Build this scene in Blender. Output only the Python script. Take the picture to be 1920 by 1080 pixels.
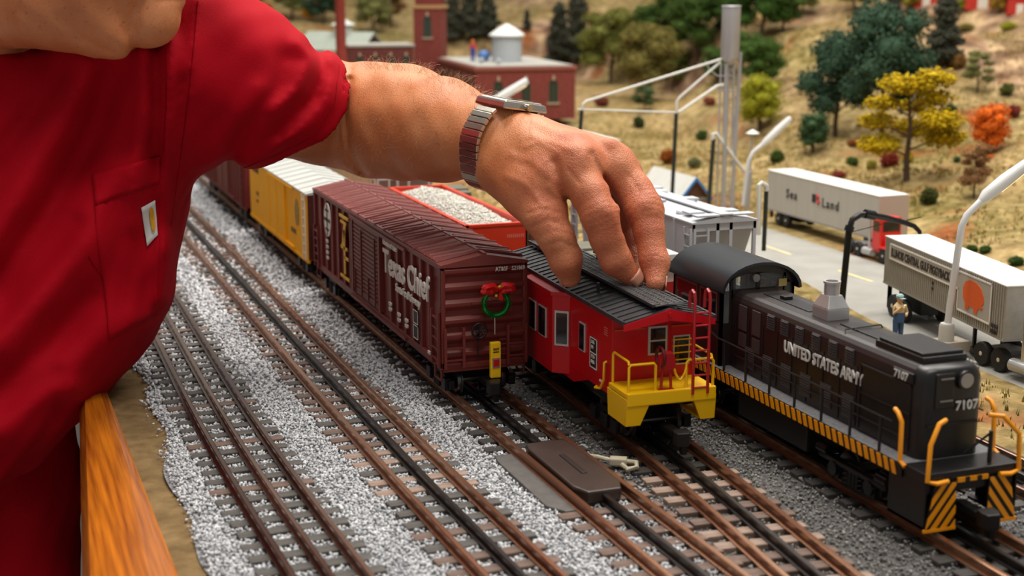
import bpy, bmesh, math, random
import numpy as np
from mathutils import Matrix, Vector
random.seed(7); RNG = np.random.default_rng(7)
S = 0.01                      # everything below is written in centimetres
for o in list(bpy.data.objects): bpy.data.objects.remove(o)
SC = bpy.context.scene
COL = SC.collection

# ---------------------------------------------------------------- camera
FPX = 2667.0; CAMH = 28.6
PITCH = math.atan(576/FPX); PSI = math.atan(1010/math.hypot(FPX, 576))
fh = np.array([math.sin(PSI), math.cos(PSI), 0.0]); RT = np.array([math.cos(PSI), -math.sin(PSI), 0.0])
FW = fh*math.cos(PITCH)-np.array([0, 0, math.sin(PITCH)]); UP = np.array([0, 0, math.cos(PITCH)])+fh*math.sin(PITCH)
CAM = np.array([0, 0, CAMH])
cd = bpy.data.cameras.new('camera'); cam = bpy.data.objects.new('camera', cd); COL.objects.link(cam)
cd.sensor_width = 36; cd.lens = 36*FPX/1920; cd.clip_start = 0.02; cd.clip_end = 50
cam.matrix_world = Matrix(((RT[0], UP[0], -FW[0], CAM[0]*S), (RT[1], UP[1], -FW[1], CAM[1]*S), (RT[2], UP[2], -FW[2], CAM[2]*S), (0, 0, 0, 1)))
cd.dof.use_dof = True; cd.dof.focus_distance = 0.97; cd.dof.aperture_fstop = 10
SC.camera = cam
# ---------------------------------------------------------------- light: a bright room with ceiling panels
W = bpy.data.worlds.new('room_light'); SC.world = W; W.use_nodes = True
W.node_tree.nodes['Background'].inputs[0].default_value = (1.0, 0.97, 0.93, 1)
W.node_tree.nodes['Background'].inputs[1].default_value = 0.31
def area(name, loc, rot, sx, sy, power, col=(1, 0.95, 0.88)):
    l = bpy.data.lights.new(name, 'AREA'); l.shape = 'RECTANGLE'; l.size = sx*S; l.size_y = sy*S; l.energy = power; l.color = col
    o = bpy.data.objects.new(name, l); COL.objects.link(o); o.location = [v*S for v in loc]; o.rotation_euler = rot; return o
area('ceiling_light', (40, 20, 185), (math.radians(20), 0, 0), 120, 40, 17)
area('ceiling_light', (60, 135, 190), (math.radians(-6), 0, 0), 120, 40, 34)
area('ceiling_light', (60, 290, 220), (0, 0, 0), 120, 60, 24)
area('ceiling_light', (190, 330, 230), (0, 0, 0), 120, 60, 24)
area('ceiling_light', (190, 150, 220), (0, math.radians(15), 0), 60, 120, 22)
vs = SC.view_settings; vs.view_transform = 'Standard'; vs.look = 'None'; vs.gamma = 1; vs.use_curve_mapping = False; vs.exposure = 0.12

# ---------------------------------------------------------------- pixel rays (photo taken as 1920x1080)
def ray(px, py): return FW+RT*(px-960)/FPX-UP*(py-540)/FPX
def onz(px, py, z=0.0): d = ray(px, py); return CAM+d*(z-CAMH)/d[2]
def onx(px, py, xv): d = ray(px, py); return CAM+d*(xv/d[0])
def ony(px, py, yv): d = ray(px, py); return CAM+d*(yv/d[1])
def atZ(px, py, Z): return CAM+ray(px, py)*Z

# ---------------------------------------------------------------- materials
def lin(c):
    c = [v/255 for v in c]
    return tuple([v/12.92 if v <= 0.04045 else ((v+0.055)/1.055)**2.4 for v in c]+[1])
MATS = {}
def mat(name, col, rough=0.5, metal=0.0, var=0.0, vscale=60, col2=None, bump=0.0, bscale=300, spec=0.5, coat=0.0, sss=0.0, emit=0, detail=4, stretch=None, bdist=0.001):
    if name in MATS: return MATS[name]
    m = bpy.data.materials.new(name); m.use_nodes = True; nt = m.node_tree; b = nt.nodes['Principled BSDF']
    c = lin(col); b.inputs['Base Color'].default_value = c; b.inputs['Roughness'].default_value = rough; b.inputs['Metallic'].default_value = metal
    b.inputs['Specular IOR Level'].default_value = spec; b.inputs['Coat Weight'].default_value = coat
    if sss: b.inputs['Subsurface Weight'].default_value = sss; b.inputs['Subsurface Radius'].default_value = (0.006, 0.0025, 0.0015); b.inputs['Subsurface Scale'].default_value = 0.6
    if emit: b.inputs['Emission Color'].default_value = c; b.inputs['Emission Strength'].default_value = emit
    if var or bump:
        tc = nt.nodes.new('ShaderNodeTexCoord'); mp = nt.nodes.new('ShaderNodeMapping'); nt.links.new(tc.outputs['Object'], mp.inputs[0])
        if stretch: mp.inputs['Scale'].default_value = stretch
    if var:
        n = nt.nodes.new('ShaderNodeTexNoise'); n.inputs['Scale'].default_value = vscale; n.inputs['Detail'].default_value = detail; nt.links.new(mp.outputs[0], n.inputs['Vector'])
        r = nt.nodes.new('ShaderNodeValToRGB'); r.color_ramp.elements[0].position = 0.5-0.22; r.color_ramp.elements[1].position = 0.5+0.22
        if col2 is not None: c0, c1 = c, lin(col2)
        else: c0 = tuple([v*(1-var) for v in c[:3]]+[1]); c1 = tuple([min(1, v*(1+var)) for v in c[:3]]+[1])
        r.color_ramp.elements[0].color = c0; r.color_ramp.elements[1].color = c1
        nt.links.new(n.outputs['Fac'], r.inputs[0]); nt.links.new(r.outputs[0], b.inputs['Base Color'])
    if bump:
        n2 = nt.nodes.new('ShaderNodeTexNoise'); n2.inputs['Scale'].default_value = bscale; n2.inputs['Detail'].default_value = 5; nt.links.new(mp.outputs[0], n2.inputs['Vector'])
        bp = nt.nodes.new('ShaderNodeBump'); bp.inputs['Strength'].default_value = bump; bp.inputs['Distance'].default_value = bdist
        nt.links.new(n2.outputs['Fac'], bp.inputs['Height']); nt.links.new(bp.outputs[0], b.inputs['Normal'])
    MATS[name] = m; return m

# ---------------------------------------------------------------- mesh builder (centimetres in, metres out)
class MB:
    def __init__(s): s.v = []; s.f = []
    def add(s, vs, fs):
        k = len(s.v); s.v += [tuple(map(float, p)) for p in vs]; s.f += [tuple(i+k for i in f) for f in fs]; return s
    def box(s, x0, x1, y0, y1, z0, z1):
        return s.add([(x0,y0,z0),(x1,y0,z0),(x1,y1,z0),(x0,y1,z0),(x0,y0,z1),(x1,y0,z1),(x1,y1,z1),(x0,y1,z1)],
                     [(0,3,2,1),(4,5,6,7),(0,1,5,4),(1,2,6,5),(2,3,7,6),(3,0,4,7)])
    def cyl(s, a, b, r0, r1=None, n=10, caps=True):
        r1 = r0 if r1 is None else r1; a = np.array(a, float); b = np.array(b, float); d = b-a; d = d/max(np.linalg.norm(d), 1e-9)
        t = np.array([0, 0, 1.0]) if abs(d[2]) < 0.9 else np.array([1.0, 0, 0]); u = np.cross(d, t); u /= np.linalg.norm(u); w = np.cross(d, u)
        vs = []
        for c, r in ((a, r0), (b, r1)):
            for i in range(n): g = 2*math.pi*i/n; vs.append(c+r*(u*math.cos(g)+w*math.sin(g)))
        fs = [(i, (i+1) % n, n+(i+1) % n, n+i) for i in range(n)]
        fs = [tuple(reversed(f)) for f in fs]
        if caps: fs += [tuple(range(n)), tuple(reversed(range(n, 2*n)))]
        return s.add(vs, fs)
    def tube(s, pts, r, n=8, closed=False):
        pts = [np.array(p, float) for p in pts]; m = len(pts); rs = r if hasattr(r, '__len__') else [r]*m
        vs = []; prev = None
        for i, p in enumerate(pts):
            d = (pts[(i+1) % m]-pts[i-1]) if closed else (pts[min(i+1, m-1)]-pts[max(i-1, 0)])
            d = d/max(np.linalg.norm(d), 1e-9)
            if prev is None:
                t = np.array([0, 0, 1.0]) if abs(d[2]) < 0.9 else np.array([1.0, 0, 0]); u = np.cross(d, t)
            else: u = prev-d*np.dot(prev, d)
            u = u/max(np.linalg.norm(u), 1e-9); prev = u; w = np.cross(d, u)
            for k in range(n): g = 2*math.pi*k/n; vs.append(p+rs[i]*(u*math.cos(g)+w*math.sin(g)))
        fs = []
        for i in range(m if closed else m-1):
            a = i*n; b = ((i+1) % m)*n
            for k in range(n): fs.append((a+k, b+k, b+(k+1) % n, a+(k+1) % n))
        if not closed: fs += [tuple(range(n)), tuple(reversed(range((m-1)*n, m*n)))]
        return s.add(vs, fs)
    def prism(s, poly, vec):                     # poly: 3D points, extruded along vec
        n = len(poly); vec = np.array(vec, float); vs = [np.array(p, float) for p in poly]; vs += [p+vec for p in vs]
        fs = [tuple(range(n)), tuple(reversed(range(n, 2*n)))]+[(i, n+i, n+(i+1) % n, (i+1) % n) for i in range(n)]
        return s.add(vs, fs)
    def lathe(s, prof, c=(0, 0, 0), n=16):       # prof: (r,z) list, about z
        vs = []; m = len(prof)
        for r, z in prof:
            for k in range(n): g = 2*math.pi*k/n; vs.append((c[0]+r*math.cos(g), c[1]+r*math.sin(g), c[2]+z))
        fs = [(i*n+k, i*n+(k+1) % n, (i+1)*n+(k+1) % n, (i+1)*n+k) for i in range(m-1) for k in range(n)]
        fs += [tuple(reversed(range(n))), tuple(range((m-1)*n, m*n))]
        return s.add(vs, fs)
    def ball(s, c, r, seg=10, rings=6, sc=(1, 1, 1)):
        prof = [(max(1e-3, math.sin(math.pi*i/rings)), -math.cos(math.pi*i/rings)) for i in range(rings+1)]; vs = []
        for q, z in prof:
            for k in range(seg): g = 2*math.pi*k/seg; vs.append((c[0]+r*sc[0]*q*math.cos(g), c[1]+r*sc[1]*q*math.sin(g), c[2]+r*sc[2]*z))
        return s.add(vs, [(i*seg+k, i*seg+(k+1) % seg, (i+1)*seg+(k+1) % seg, (i+1)*seg+k) for i in range(rings) for k in range(seg)])
    def rot(s, ang, axis='Z', c=(0, 0, 0)):
        m = Matrix.Rotation(ang, 3, axis); c = Vector(c); s.v = [tuple(m @ (Vector(p)-c)+c) for p in s.v]; return s
    def mesh(s, name, bevel=0, smooth=False, fix=True):
        me = bpy.data.meshes.new(name); me.from_pydata([(x*S, y*S, z*S) for x, y, z in s.v], [], s.f)
        if bevel or fix:
            bm = bmesh.new(); bm.from_mesh(me)
            bmesh.ops.recalc_face_normals(bm, faces=bm.faces)
            if bevel:
                ed = [e for e in bm.edges if len(e.link_faces) == 2 and e.calc_face_angle(0) > 0.5]
                bmesh.ops.bevel(bm, geom=ed, offset=bevel*S, segments=2, affect='EDGES', profile=0.6, clamp_overlap=True)
            bm.to_mesh(me); bm.free()
        if smooth:
            me.shade_smooth()
            try: me.set_sharp_from_angle(angle=math.radians(38))
            except Exception: pass
        me.update(); return me
    def build(s, name, m, parent=None, loc=(0, 0, 0), rz=0, bevel=0, smooth=False):
        me = s.mesh(name, bevel, smooth); return put(name, me, m, parent, loc, rz)
def put(name, me, m=None, parent=None, loc=(0, 0, 0), rz=0):
    if m is not None and not me.materials: me.materials.append(m)
    o = bpy.data.objects.new(name, me); COL.objects.link(o); o.location = [v*S for v in loc]
    if rz: o.rotation_euler = (0, 0, rz)
    if parent: o.parent = parent
    return o
def tag(o, label=None, cat=None, group=None, kind=None):
    if label: o['label'] = label
    if cat: o['category'] = cat
    if group: o['group'] = group
    if kind: o['kind'] = kind
    return o
def thing(name, label, cat, loc=(0, 0, 0), rz=0, group=None):
    o = bpy.data.objects.new(name, None); COL.objects.link(o); o.empty_display_size = 0.01
    o.location = [v*S for v in loc]; o.rotation_euler = (0, 0, rz); return tag(o, label, cat, group)
def B(x0, x1, y0, y1, z0, z1): return MB().box(x0, x1, y0, y1, z0, z1)
def recolor(o, m):
    for sl in o.material_slots: sl.link = 'OBJECT'; sl.material = m
def text_mesh(s, size, sx=1.0, ext=0.02, bold=0.0, align='LEFT', spacing=1.0):
    cu = bpy.data.curves.new('lettering', 'FONT'); cu.body = s; cu.size = size; cu.extrude = ext; cu.offset = bold*size; cu.align_x = align; cu.space_character = spacing; cu.resolution_u = 3
    o = bpy.data.objects.new('tmp_text', cu); me = bpy.data.meshes.new_from_object(o); bpy.data.objects.remove(o)
    for v in me.vertices: v.co.x *= sx
    return me
LEFTFACE = Matrix(((0, 0, -1), (-1, 0, 0), (0, 1, 0)))       # text on a side that faces -x
NEARFACE = Matrix(((1, 0, 0), (0, 0, -1), (0, 1, 0)))        # text on an end that faces -y
def text(parent, s, size, org, rot, m, name='lettering', **k):
    me = text_mesh(s, size, **k); me.transform(rot.to_4x4()); 
    for v in me.vertices: v.co = (v.co+Vector(org))*S
    return put(name, me, m, parent)
# ================================================================ terrain and ground
def vnoise(x, y, seed=0):
    x = np.asarray(x, float); y = np.asarray(y, float)
    xi = np.floor(x).astype(int); yi = np.floor(y).astype(int); fx = x-xi; fy = y-yi
    def h(a, b):
        n = (a*374761393+b*668265263+seed*982451653) & 0x7fffffff; n = ((n ^ (n >> 13))*1274126177) & 0x7fffffff; return ((n ^ (n >> 16)) & 0xffff)/65535.0
    u = fx*fx*(3-2*fx); v = fy*fy*(3-2*fy)
    return (h(xi, yi)*(1-u)+h(xi+1, yi)*u)*(1-v)+(h(xi, yi+1)*(1-u)+h(xi+1, yi+1)*u)*v
def fbm(x, y, sc, seed=0, oct=4):
    t = 0; a = 1; n = 0
    for i in range(oct): t = t+a*vnoise(np.asarray(x)/sc*2**i, np.asarray(y)/sc*2**i, seed+i); n += a; a *= 0.5
    return t/n
def smax(a, b, k): h = np.clip(0.5+0.5*(a-b)/k, 0, 1); return b*(1-h)+a*h+k*h*(1-h)
def terrain(x, y):
    x = np.asarray(x, float); y = np.asarray(y, float)
    s1 = 0.20*(x-95)+3.2*np.clip((x-128)/12, 0, 1)**2*np.clip((y-150)/60, 0, 1); s2 = 0.15*(y-315)
    base = smax(smax(s1, s2, 6.0), 0*x-1.0, 3.0)
    amp = np.clip(base/5.0, 0, 1)
    n = (fbm(x, y, 26, 3)-0.5)*10.0*amp+(fbm(x, y, 6, 9)-0.5)*1.4*np.clip(base/2.0+0.15, 0.10, 1)
    z = np.maximum(base, 0)+n
    flat = np.clip((x-62)/8, 0, 1)                      # strip beside the tracks
    berm = 0.75*np.exp(-((x-65.5)/2.6)**2)*np.clip((150-y)/30, 0, 1)
    low = (fbm(x, y, 5, 9)-0.5)*0.5*flat-0.08+berm
    t = np.clip(base/1.2, 0, 1); return np.where((x < 58.5) & (y < 268), -0.6, low*(1-t)+z*t)
PADS = []                                               # (x0,x1,y0,y1,z) flattened places
def height(x, y):
    z = terrain(x, y); x = np.asarray(x, float); y = np.asarray(y, float)
    for x0, x1, y0, y1, pz in PADS:
        dx = np.maximum(np.maximum(x0-x, x-x1), 0); dy = np.maximum(np.maximum(y0-y, y-y1), 0); w = np.clip(1-np.hypot(dx, dy)/8, 0, 1); w = w*w*(3-2*w); z = z*(1-w)+pz*w
    return z
def T(px, py):                                          # where a pixel's ray meets the terrain
    d = ray(px, py); t = np.arange(95, 620, 0.5)/d[1]*1.0
    P = CAM[None, :]+d[None, :]*t[:, None]; hz = height(P[:, 0], P[:, 1]); i = np.argmax(P[:, 2] <= hz); return np.array([P[i, 0], P[i, 1], hz[i]])
PADS.append((70, 92, 60, 175, -0.05))

def grass_material():
    m = bpy.data.materials.new('dry_hill_turf'); m.use_nodes = True; nt = m.node_tree; b = nt.nodes['Principled BSDF']; b.inputs['Roughness'].default_value = 0.95; b.inputs['Specular IOR Level'].default_value = 0.1
    tc = nt.nodes.new('ShaderNodeTexCoord')
    def noise(sc, det=5):
        n = nt.nodes.new('ShaderNodeTexNoise'); n.inputs['Scale'].default_value = sc; n.inputs['Detail'].default_value = det; nt.links.new(tc.outputs['Object'], n.inputs['Vector']); return n.outputs['Fac']
    def ramp(src, stops):
        r = nt.nodes.new('ShaderNodeValToRGB'); e = r.color_ramp.elements
        while len(e) < len(stops): e.new(0.5)
        for i, (p, c) in enumerate(stops): e[i].position = p; e[i].color = lin(c)
        nt.links.new(src, r.inputs[0]); return r.outputs[0]
    def mix(f, a, c, t='MIX'):
        x = nt.nodes.new('ShaderNodeMix'); x.data_type = 'RGBA'; x.blend_type = t
        if hasattr(f, 'links') or not isinstance(f, float): nt.links.new(f, x.inputs[0])
        else: x.inputs[0].default_value = f
        nt.links.new(a, x.inputs[6]); nt.links.new(c, x.inputs[7]); return x.outputs[2]
    big = ramp(noise(3.2, 4), [(0.34, (110, 98, 54)), (0.45, (152, 130, 86)), (0.55, (168, 144, 100)), (0.66, (114, 106, 54))])
    fine = ramp(noise(60, 6), [(0.34, (80, 64, 36)), (0.52, (152, 130, 86)), (0.68, (196, 174, 126))])
    a = mix(0.5, big, fine)
    rock = ramp(noise(26, 6), [(0.34, (94, 68, 56)), (0.5, (150, 120, 96)), (0.66, (196, 166, 130))])
    pr = nt.nodes.new('ShaderNodeRGBToBW'); nt.links.new(ramp(noise(2.1, 5), [(0.48, (0, 0, 0)), (0.60, (255, 255, 255))]), pr.inputs[0])
    sx = nt.nodes.new('ShaderNodeSeparateXYZ'); nt.links.new(tc.outputs['Object'], sx.inputs[0]); mr = nt.nodes.new('ShaderNodeMapRange'); mr.inputs[1].default_value = 1.15; mr.inputs[2].default_value = 1.5; nt.links.new(sx.outputs[0], mr.inputs[0])
    ml = nt.nodes.new('ShaderNodeMath'); ml.operation = 'MULTIPLY'; nt.links.new(pr.outputs[0], ml.inputs[0]); nt.links.new(mr.outputs[0], ml.inputs[1])
    a = mix(ml.outputs[0], a, rock)
    patch = ramp(noise(7.5, 5), [(0.58, (0, 0, 0)), (0.68, (255, 255, 255))])
    orange = ramp(noise(90, 4), [(0.3, (112, 62, 36)), (0.7, (160, 100, 58))])
    bw = nt.nodes.new('ShaderNodeRGBToBW'); nt.links.new(patch, bw.inputs[0])
    a = mix(bw.outputs[0], a, orange)
    nt.links.new(a, b.inputs['Base Color'])
    bp = nt.nodes.new('ShaderNodeBump'); bp.inputs['Strength'].default_value = 0.6; bp.inputs['Distance'].default_value = 0.006; nt.links.new(noise(140, 6), bp.inputs['Height']); nt.links.new(bp.outputs[0], b.inputs['Normal'])
    return m
def grid_mesh(name, xs, ys, zf):
    X, Y = np.meshgrid(xs, ys, indexing='ij'); Z = zf(X, Y); nx, ny = X.shape
    V = np.stack([X, Y, Z], -1).reshape(-1, 3)*S; i = np.arange(nx-1)[:, None]*ny+np.arange(ny-1)[None, :]
    F = np.stack([i, i+ny, i+ny+1, i+1], -1).reshape(-1, 4)
    me = bpy.data.meshes.new(name); me.vertices.add(len(V)); me.vertices.foreach_set('co', V.ravel()); me.loops.add(F.size); me.loops.foreach_set('vertex_index', F.ravel())
    me.polygons.add(len(F)); me.polygons.foreach_set('loop_start', np.arange(0, F.size, 4)); me.update(); me.shade_smooth(); return me
# flat building pads on the hillside
PADS += [(92, 152, 262, 372, 3.2), (98, 118, 196, 240, 0.9)]
tm = grass_material()
me = grid_mesh('hillside', np.arange(58, 330, 1.6), np.arange(30, 600, 2.0), height); hill = put('hillside', me, tm); tag(hill, 'dry straw-coloured scenic hillside rising behind the yard', kind='structure')
me = grid_mesh('yard_ground', np.arange(-160, 58.7, 3.0), np.arange(215, 600, 3.0), lambda x, y: np.where(y < 225, -0.4, terrain(np.maximum(x, 59), y)))
tag(put('yard_ground', me, tm), 'flat scenic ground at the far end of the yard', kind='structure')
# ballast bed
bal = mat('ballast_bed', (92, 93, 96), 0.95, var=1, vscale=420, col2=(170, 172, 176), bump=0.9, bscale=380, bdist=0.003, spec=0.2, detail=6)
baldark = mat('dark_ballast_bed', (58, 57, 57), 0.95, var=1, vscale=500, col2=(118, 116, 114), bump=0.9, bscale=500, bdist=0.002, spec=0.2, detail=6)
sand = mat('sand_edge', (104, 84, 56), 0.95, var=1, vscale=90, col2=(140, 116, 80), bump=0.6, bscale=700, bdist=0.001, spec=0.1)
def edge_l(y): return 9.2+0.5*np.sin(y/7.0)+0.35*np.sin(y/2.3)
XL = 33.3
me = grid_mesh('ballast_bed', np.linspace(0, 1, 34), np.arange(30, 271, 1.0), lambda u, y: 0*u)
V = np.zeros(len(me.vertices)*3); me.vertices.foreach_get('co', V); V = V.reshape(-1, 3)/S; u, y = V[:, 0], V[:, 1]; xl = edge_l(y)
V[:, 0] = xl+(XL-xl)*u; V[:, 2] = -0.30+(fbm(V[:, 0], y, 2.0, 4)-0.5)*0.22; me.vertices.foreach_set('co', (V*S).ravel()); me.update()
tag(put('ballast_bed', me, bal), 'light grey stone ballast bed under the near tracks', kind='structure')
me = grid_mesh('dark_ballast_bed', np.arange(XL-0.05, 60.4, 0.9), np.arange(30, 271, 1.5), lambda x, y: -0.32+(fbm(x, y, 3.0, 5)-0.5)*0.2)
tag(put('dark_ballast_bed', me, baldark), 'dark dirty ballast bed under the far tracks', kind='structure')
me = grid_mesh('sand_strip', np.arange(6.4, 10.3, 0.4), np.arange(30, 271, 1.5), lambda x, y: -0.42+(fbm(x, y, 2.0, 6)-0.5)*0.3)
tag(put('sand_strip', me, sand), 'strip of brown sand between wooden edge and ballast', kind='structure')
B(6, 61, 30, 271, -3, -0.75).build('floor', mat('plywood', (120, 96, 64), 0.8)).__setitem__('kind', 'structure')
# road
def road_l(y): return np.interp(y, [30, 80, 95, 103, 122, 175], [67.2, 67.6, 68.8, 70.0, 74.0, 76.0])
me = grid_mesh('road', np.linspace(0, 1, 12), np.arange(30, 200, 2.0), lambda u, y: 0*u+0.16)
V = np.zeros(len(me.vertices)*3); me.vertices.foreach_get('co', V); V = V.reshape(-1, 3)/S; u, y = V[:, 0].copy(), V[:, 1]
V[:, 0] = road_l(y)+(86.5-road_l(y))*u; V[:, 2] = 0.16-0.5*((u < 0.01) | (u > 0.99)); me.vertices.foreach_set('co', (V*S).ravel()); me.update()
tag(put('road', me, mat('concrete_road', (150, 148, 141), 0.85, var=0.12, vscale=25, bump=0.2, bscale=400)), 'pale concrete road behind the tracks', kind='structure')
for i in range(7):
    y = 84+i*15
    tag(B(79.2, 79.55, y, y+6, 0.165, 0.18).build('lane_marking', mat('road_paint', (220, 200, 140), 0.8, var=0.2, vscale=200)), 'faded yellow lane dash on the concrete road', kind='structure')
# wooden layout edge (rounded board) and the grey panel below it
wood = mat('varnished_oak', (128, 62, 6), 0.34, var=1, vscale=40, col2=(206, 118, 22), bump=0.2, bscale=160, coat=0.4, stretch=(9, 0.3, 9), detail=8, spec=0.5)
ys = np.arange(34, 112, 3.0); n = 8; b = MB()
def board_l(y): return np.interp(y, [30, 67, 100, 112], [0.6, 2.72, 4.72, 5.4])
def board_r(y): return np.interp(y, [30, 66, 90, 112], [8.2, 7.35, 7.0, 6.6])
def bprof(y):
    l, r = float(board_l(y)), float(board_r(y)); return [(l+1.2, -5.0), (l+.15, -1.2), (l+.05, -.2), (l+.45, .45), (l+1.1, .62), (r-.7, .55), (r-.1, .2), (r+.05, -5.0)]
b.add([(x, y, z) for y in ys for x, z in bprof(y)], [(i*n+k, i*n+(k+1) % n, (i+1)*n+(k+1) % n, (i+1)*n+k) for i in range(len(ys)-1) for k in range(n)]+[tuple(range(n)), tuple(range((len(ys)-1)*n, len(ys)*n))])
tag(b.build('trim_1', wood, smooth=True), 'varnished orange-brown wooden edge board of the layout', kind='structure')
tag(B(5.6, 6.6, 34, 150, -60, -5.05).build('trim_2', mat('grey_panel', (120, 112, 100), 0.6)), 'grey panel below the wooden layout edge', kind='structure')

# ================================================================ tracks
rail_brown = mat('rail_brown', (92, 64, 52), 0.24, 0.85, var=1, vscale=35, col2=(164, 136, 118), spec=0.5, stretch=(1, 0.1, 1))
rail_rust = mat('rail_rust', (132, 80, 54), 0.26, 0.82, var=1, vscale=30, col2=(190, 146, 116), spec=0.5, stretch=(1, 0.1, 1))
rail_black = mat('rail_black', (34, 31, 30), 0.30, 0.6, var=1, vscale=30, col2=(66, 60, 56), stretch=(1, 0.1, 1))
rail_steel = mat('rail_steel', (150, 140, 128), 0.22, 0.9, var=0.2, vscale=40)
tie_m = [mat('tie_grey', (78, 74, 70), 0.8, var=0.35, vscale=160, bump=0.4, bscale=500, stretch=(0.3, 2, 1)), mat('tie_brown', (104, 84, 74), 0.8, var=0.35, vscale=160, bump=0.4, bscale=500, stretch=(0.3, 2, 1)),
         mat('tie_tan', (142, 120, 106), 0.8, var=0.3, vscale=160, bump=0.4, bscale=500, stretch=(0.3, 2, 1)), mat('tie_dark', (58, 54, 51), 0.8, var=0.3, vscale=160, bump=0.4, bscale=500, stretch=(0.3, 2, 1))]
PATHS = {'A': ([45, 52, 63, 74, 85, 95, 125, 240], [14.75, 14.5, 14.15, 13.75, 13.5, 13.4, 13.55, 13.7]),
         'B': ([45, 55, 74, 100, 190, 260], [23.3, 23.0, 22.5, 22.2, 22.0, 22.0]),
         'C': ([45, 55, 75, 260], [31.25, 31.15, 31.0, 31.0]),
         'D': ([45, 55, 68, 78, 88, 98, 108, 118, 260], [35.6, 36.3, 37.55, 38.2, 38.5, 39.0, 39.8, 40.1, 40.1]),
         'E': ([45, 57, 72, 90, 260], [46.2, 46.45, 46.65, 46.7, 46.7]),
         'F': ([45, 260], [55.3, 55.3])}
def cx(t, y):
    ys, xs = PATHS[t]; yy = np.asarray(y, float); e = 0
    for d in (-4, -2, 0, 2, 4): e = e+np.interp(yy+d, ys, xs)/5
    return e
RP = [(-0.26, 0.0), (0.26, 0.0), (0.26, 0.07), (0.07, 0.13), (0.07, 0.40), (0.17, 0.45), (0.17, 0.57), (0.11, 0.61), (-0.11, 0.61), (-0.17, 0.57), (-0.17, 0.45), (-0.07, 0.40), (-0.07, 0.13), (-0.26, 0.07)]
def rail(name, t, off, y0, y1, m, parent, sc=1.0):
    ys = np.arange(y0, y1+0.1, 3.0); xs = cx(t, ys)+off; n = len(RP); b = MB()
    b.add([(x+px*sc, y, pz*sc) for x, y in zip(xs, ys) for px, pz in RP], [(i*n+k, i*n+(k+1) % n, (i+1)*n+(k+1) % n, (i+1)*n+k) for i in range(len(ys)-1) for k in range(n)]+[tuple(range(n)), tuple(range((len(ys)-1)*n, len(ys)*n))])
    return b.build(name, m, parent)
tie_me = [MB().box(-3.0-0.06*k, 3.0, -0.44, 0.44, -0.45, 0.0).mesh('tie', bevel=0.07) for k in range(3)]
for q in tie_me: q.materials.append(tie_m[0])
def track(t, label, y1, mats, tie_pick, ty1=None):
    root = thing('railway_track', label, 'track', (0, 0, 0))
    for off, m, nm in ((-1.75, mats[0], 'rail'), (0, mats[1], 'centre_rail'), (1.75, mats[2], 'rail')):
        rail(nm, t, off, 46, y1, m, root, 1.0 if off else 0.92)
    y = 47.0
    while y < (ty1 or y1):
        o = put('tie', random.choice(tie_me), None, root, (float(cx(t, y))+random.uniform(-.12, .12), y, random.uniform(-0.04, 0.0)), -math.atan(float(cx(t, y+1)-cx(t, y-1))/2)+random.uniform(-.015, .015))
        recolor(o, tie_pick(y)); y += 1.74
    return root
R = random.random
track('A', 'nearest model track, brown-railed, along the wooden edge', 200, (rail_brown, rail_brown, rail_brown), lambda y: tie_m[0] if R() < .8 else tie_m[1], 190)
track('B', 'empty model track with rusty rails between edge track and brown boxcar', 230, (rail_rust, rail_black, rail_rust), lambda y: (tie_m[2] if 74 < y < 84 and R() < .75 else tie_m[1] if R() < .6 else tie_m[0]), 220)
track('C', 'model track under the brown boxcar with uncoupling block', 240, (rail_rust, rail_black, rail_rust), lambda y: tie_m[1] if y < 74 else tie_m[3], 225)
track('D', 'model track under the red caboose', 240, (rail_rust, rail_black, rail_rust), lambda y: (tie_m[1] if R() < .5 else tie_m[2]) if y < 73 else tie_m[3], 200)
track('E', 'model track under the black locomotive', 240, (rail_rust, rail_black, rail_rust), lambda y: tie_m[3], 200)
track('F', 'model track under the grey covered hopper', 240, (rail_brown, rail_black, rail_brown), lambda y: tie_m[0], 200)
# short insulating joint lines on the rails and the uncoupling block between them
ub = thing('uncoupling_block', 'dark brown plastic uncoupling block between the rails before the boxcar', 'uncoupler', (31.05, 73.5, 0))
bk = mat('brown_plastic', (58, 46, 40), 0.38, var=0.15, vscale=80)
MB().prism([(-1.25, 4.6, 0.05), (-1.45, 3.6, 0.05), (-1.45, -3.4, 0.05), (-1.0, -4.6, 0.05), (1.0, -4.6, 0.05), (1.45, -3.4, 0.05), (1.45, 3.6, 0.05), (1.25, 4.6, 0.05)], (0, 0, 0.72)).build('cover', bk, ub, bevel=0.12)
B(-0.18, 0.18, -1.7, 1.8, 0.74, 0.84).build('slot_rib', mat('brown_plastic_dark', (42, 33, 29), 0.4), ub, bevel=0.04)
MB().prism([(-3.1, 5.0, -0.3), (-3.3, 4, -0.3), (-3.3, -4, -0.3), (-2.6, -5.2, -0.3), (-1.95, -5.2, -0.3), (-1.95, 5, -0.3)], (0, 0, 0.36)).build('base_flange', mat('grey_flange', (84, 80, 77), 0.7, var=0.2, vscale=150), ub, bevel=0.06)
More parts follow.
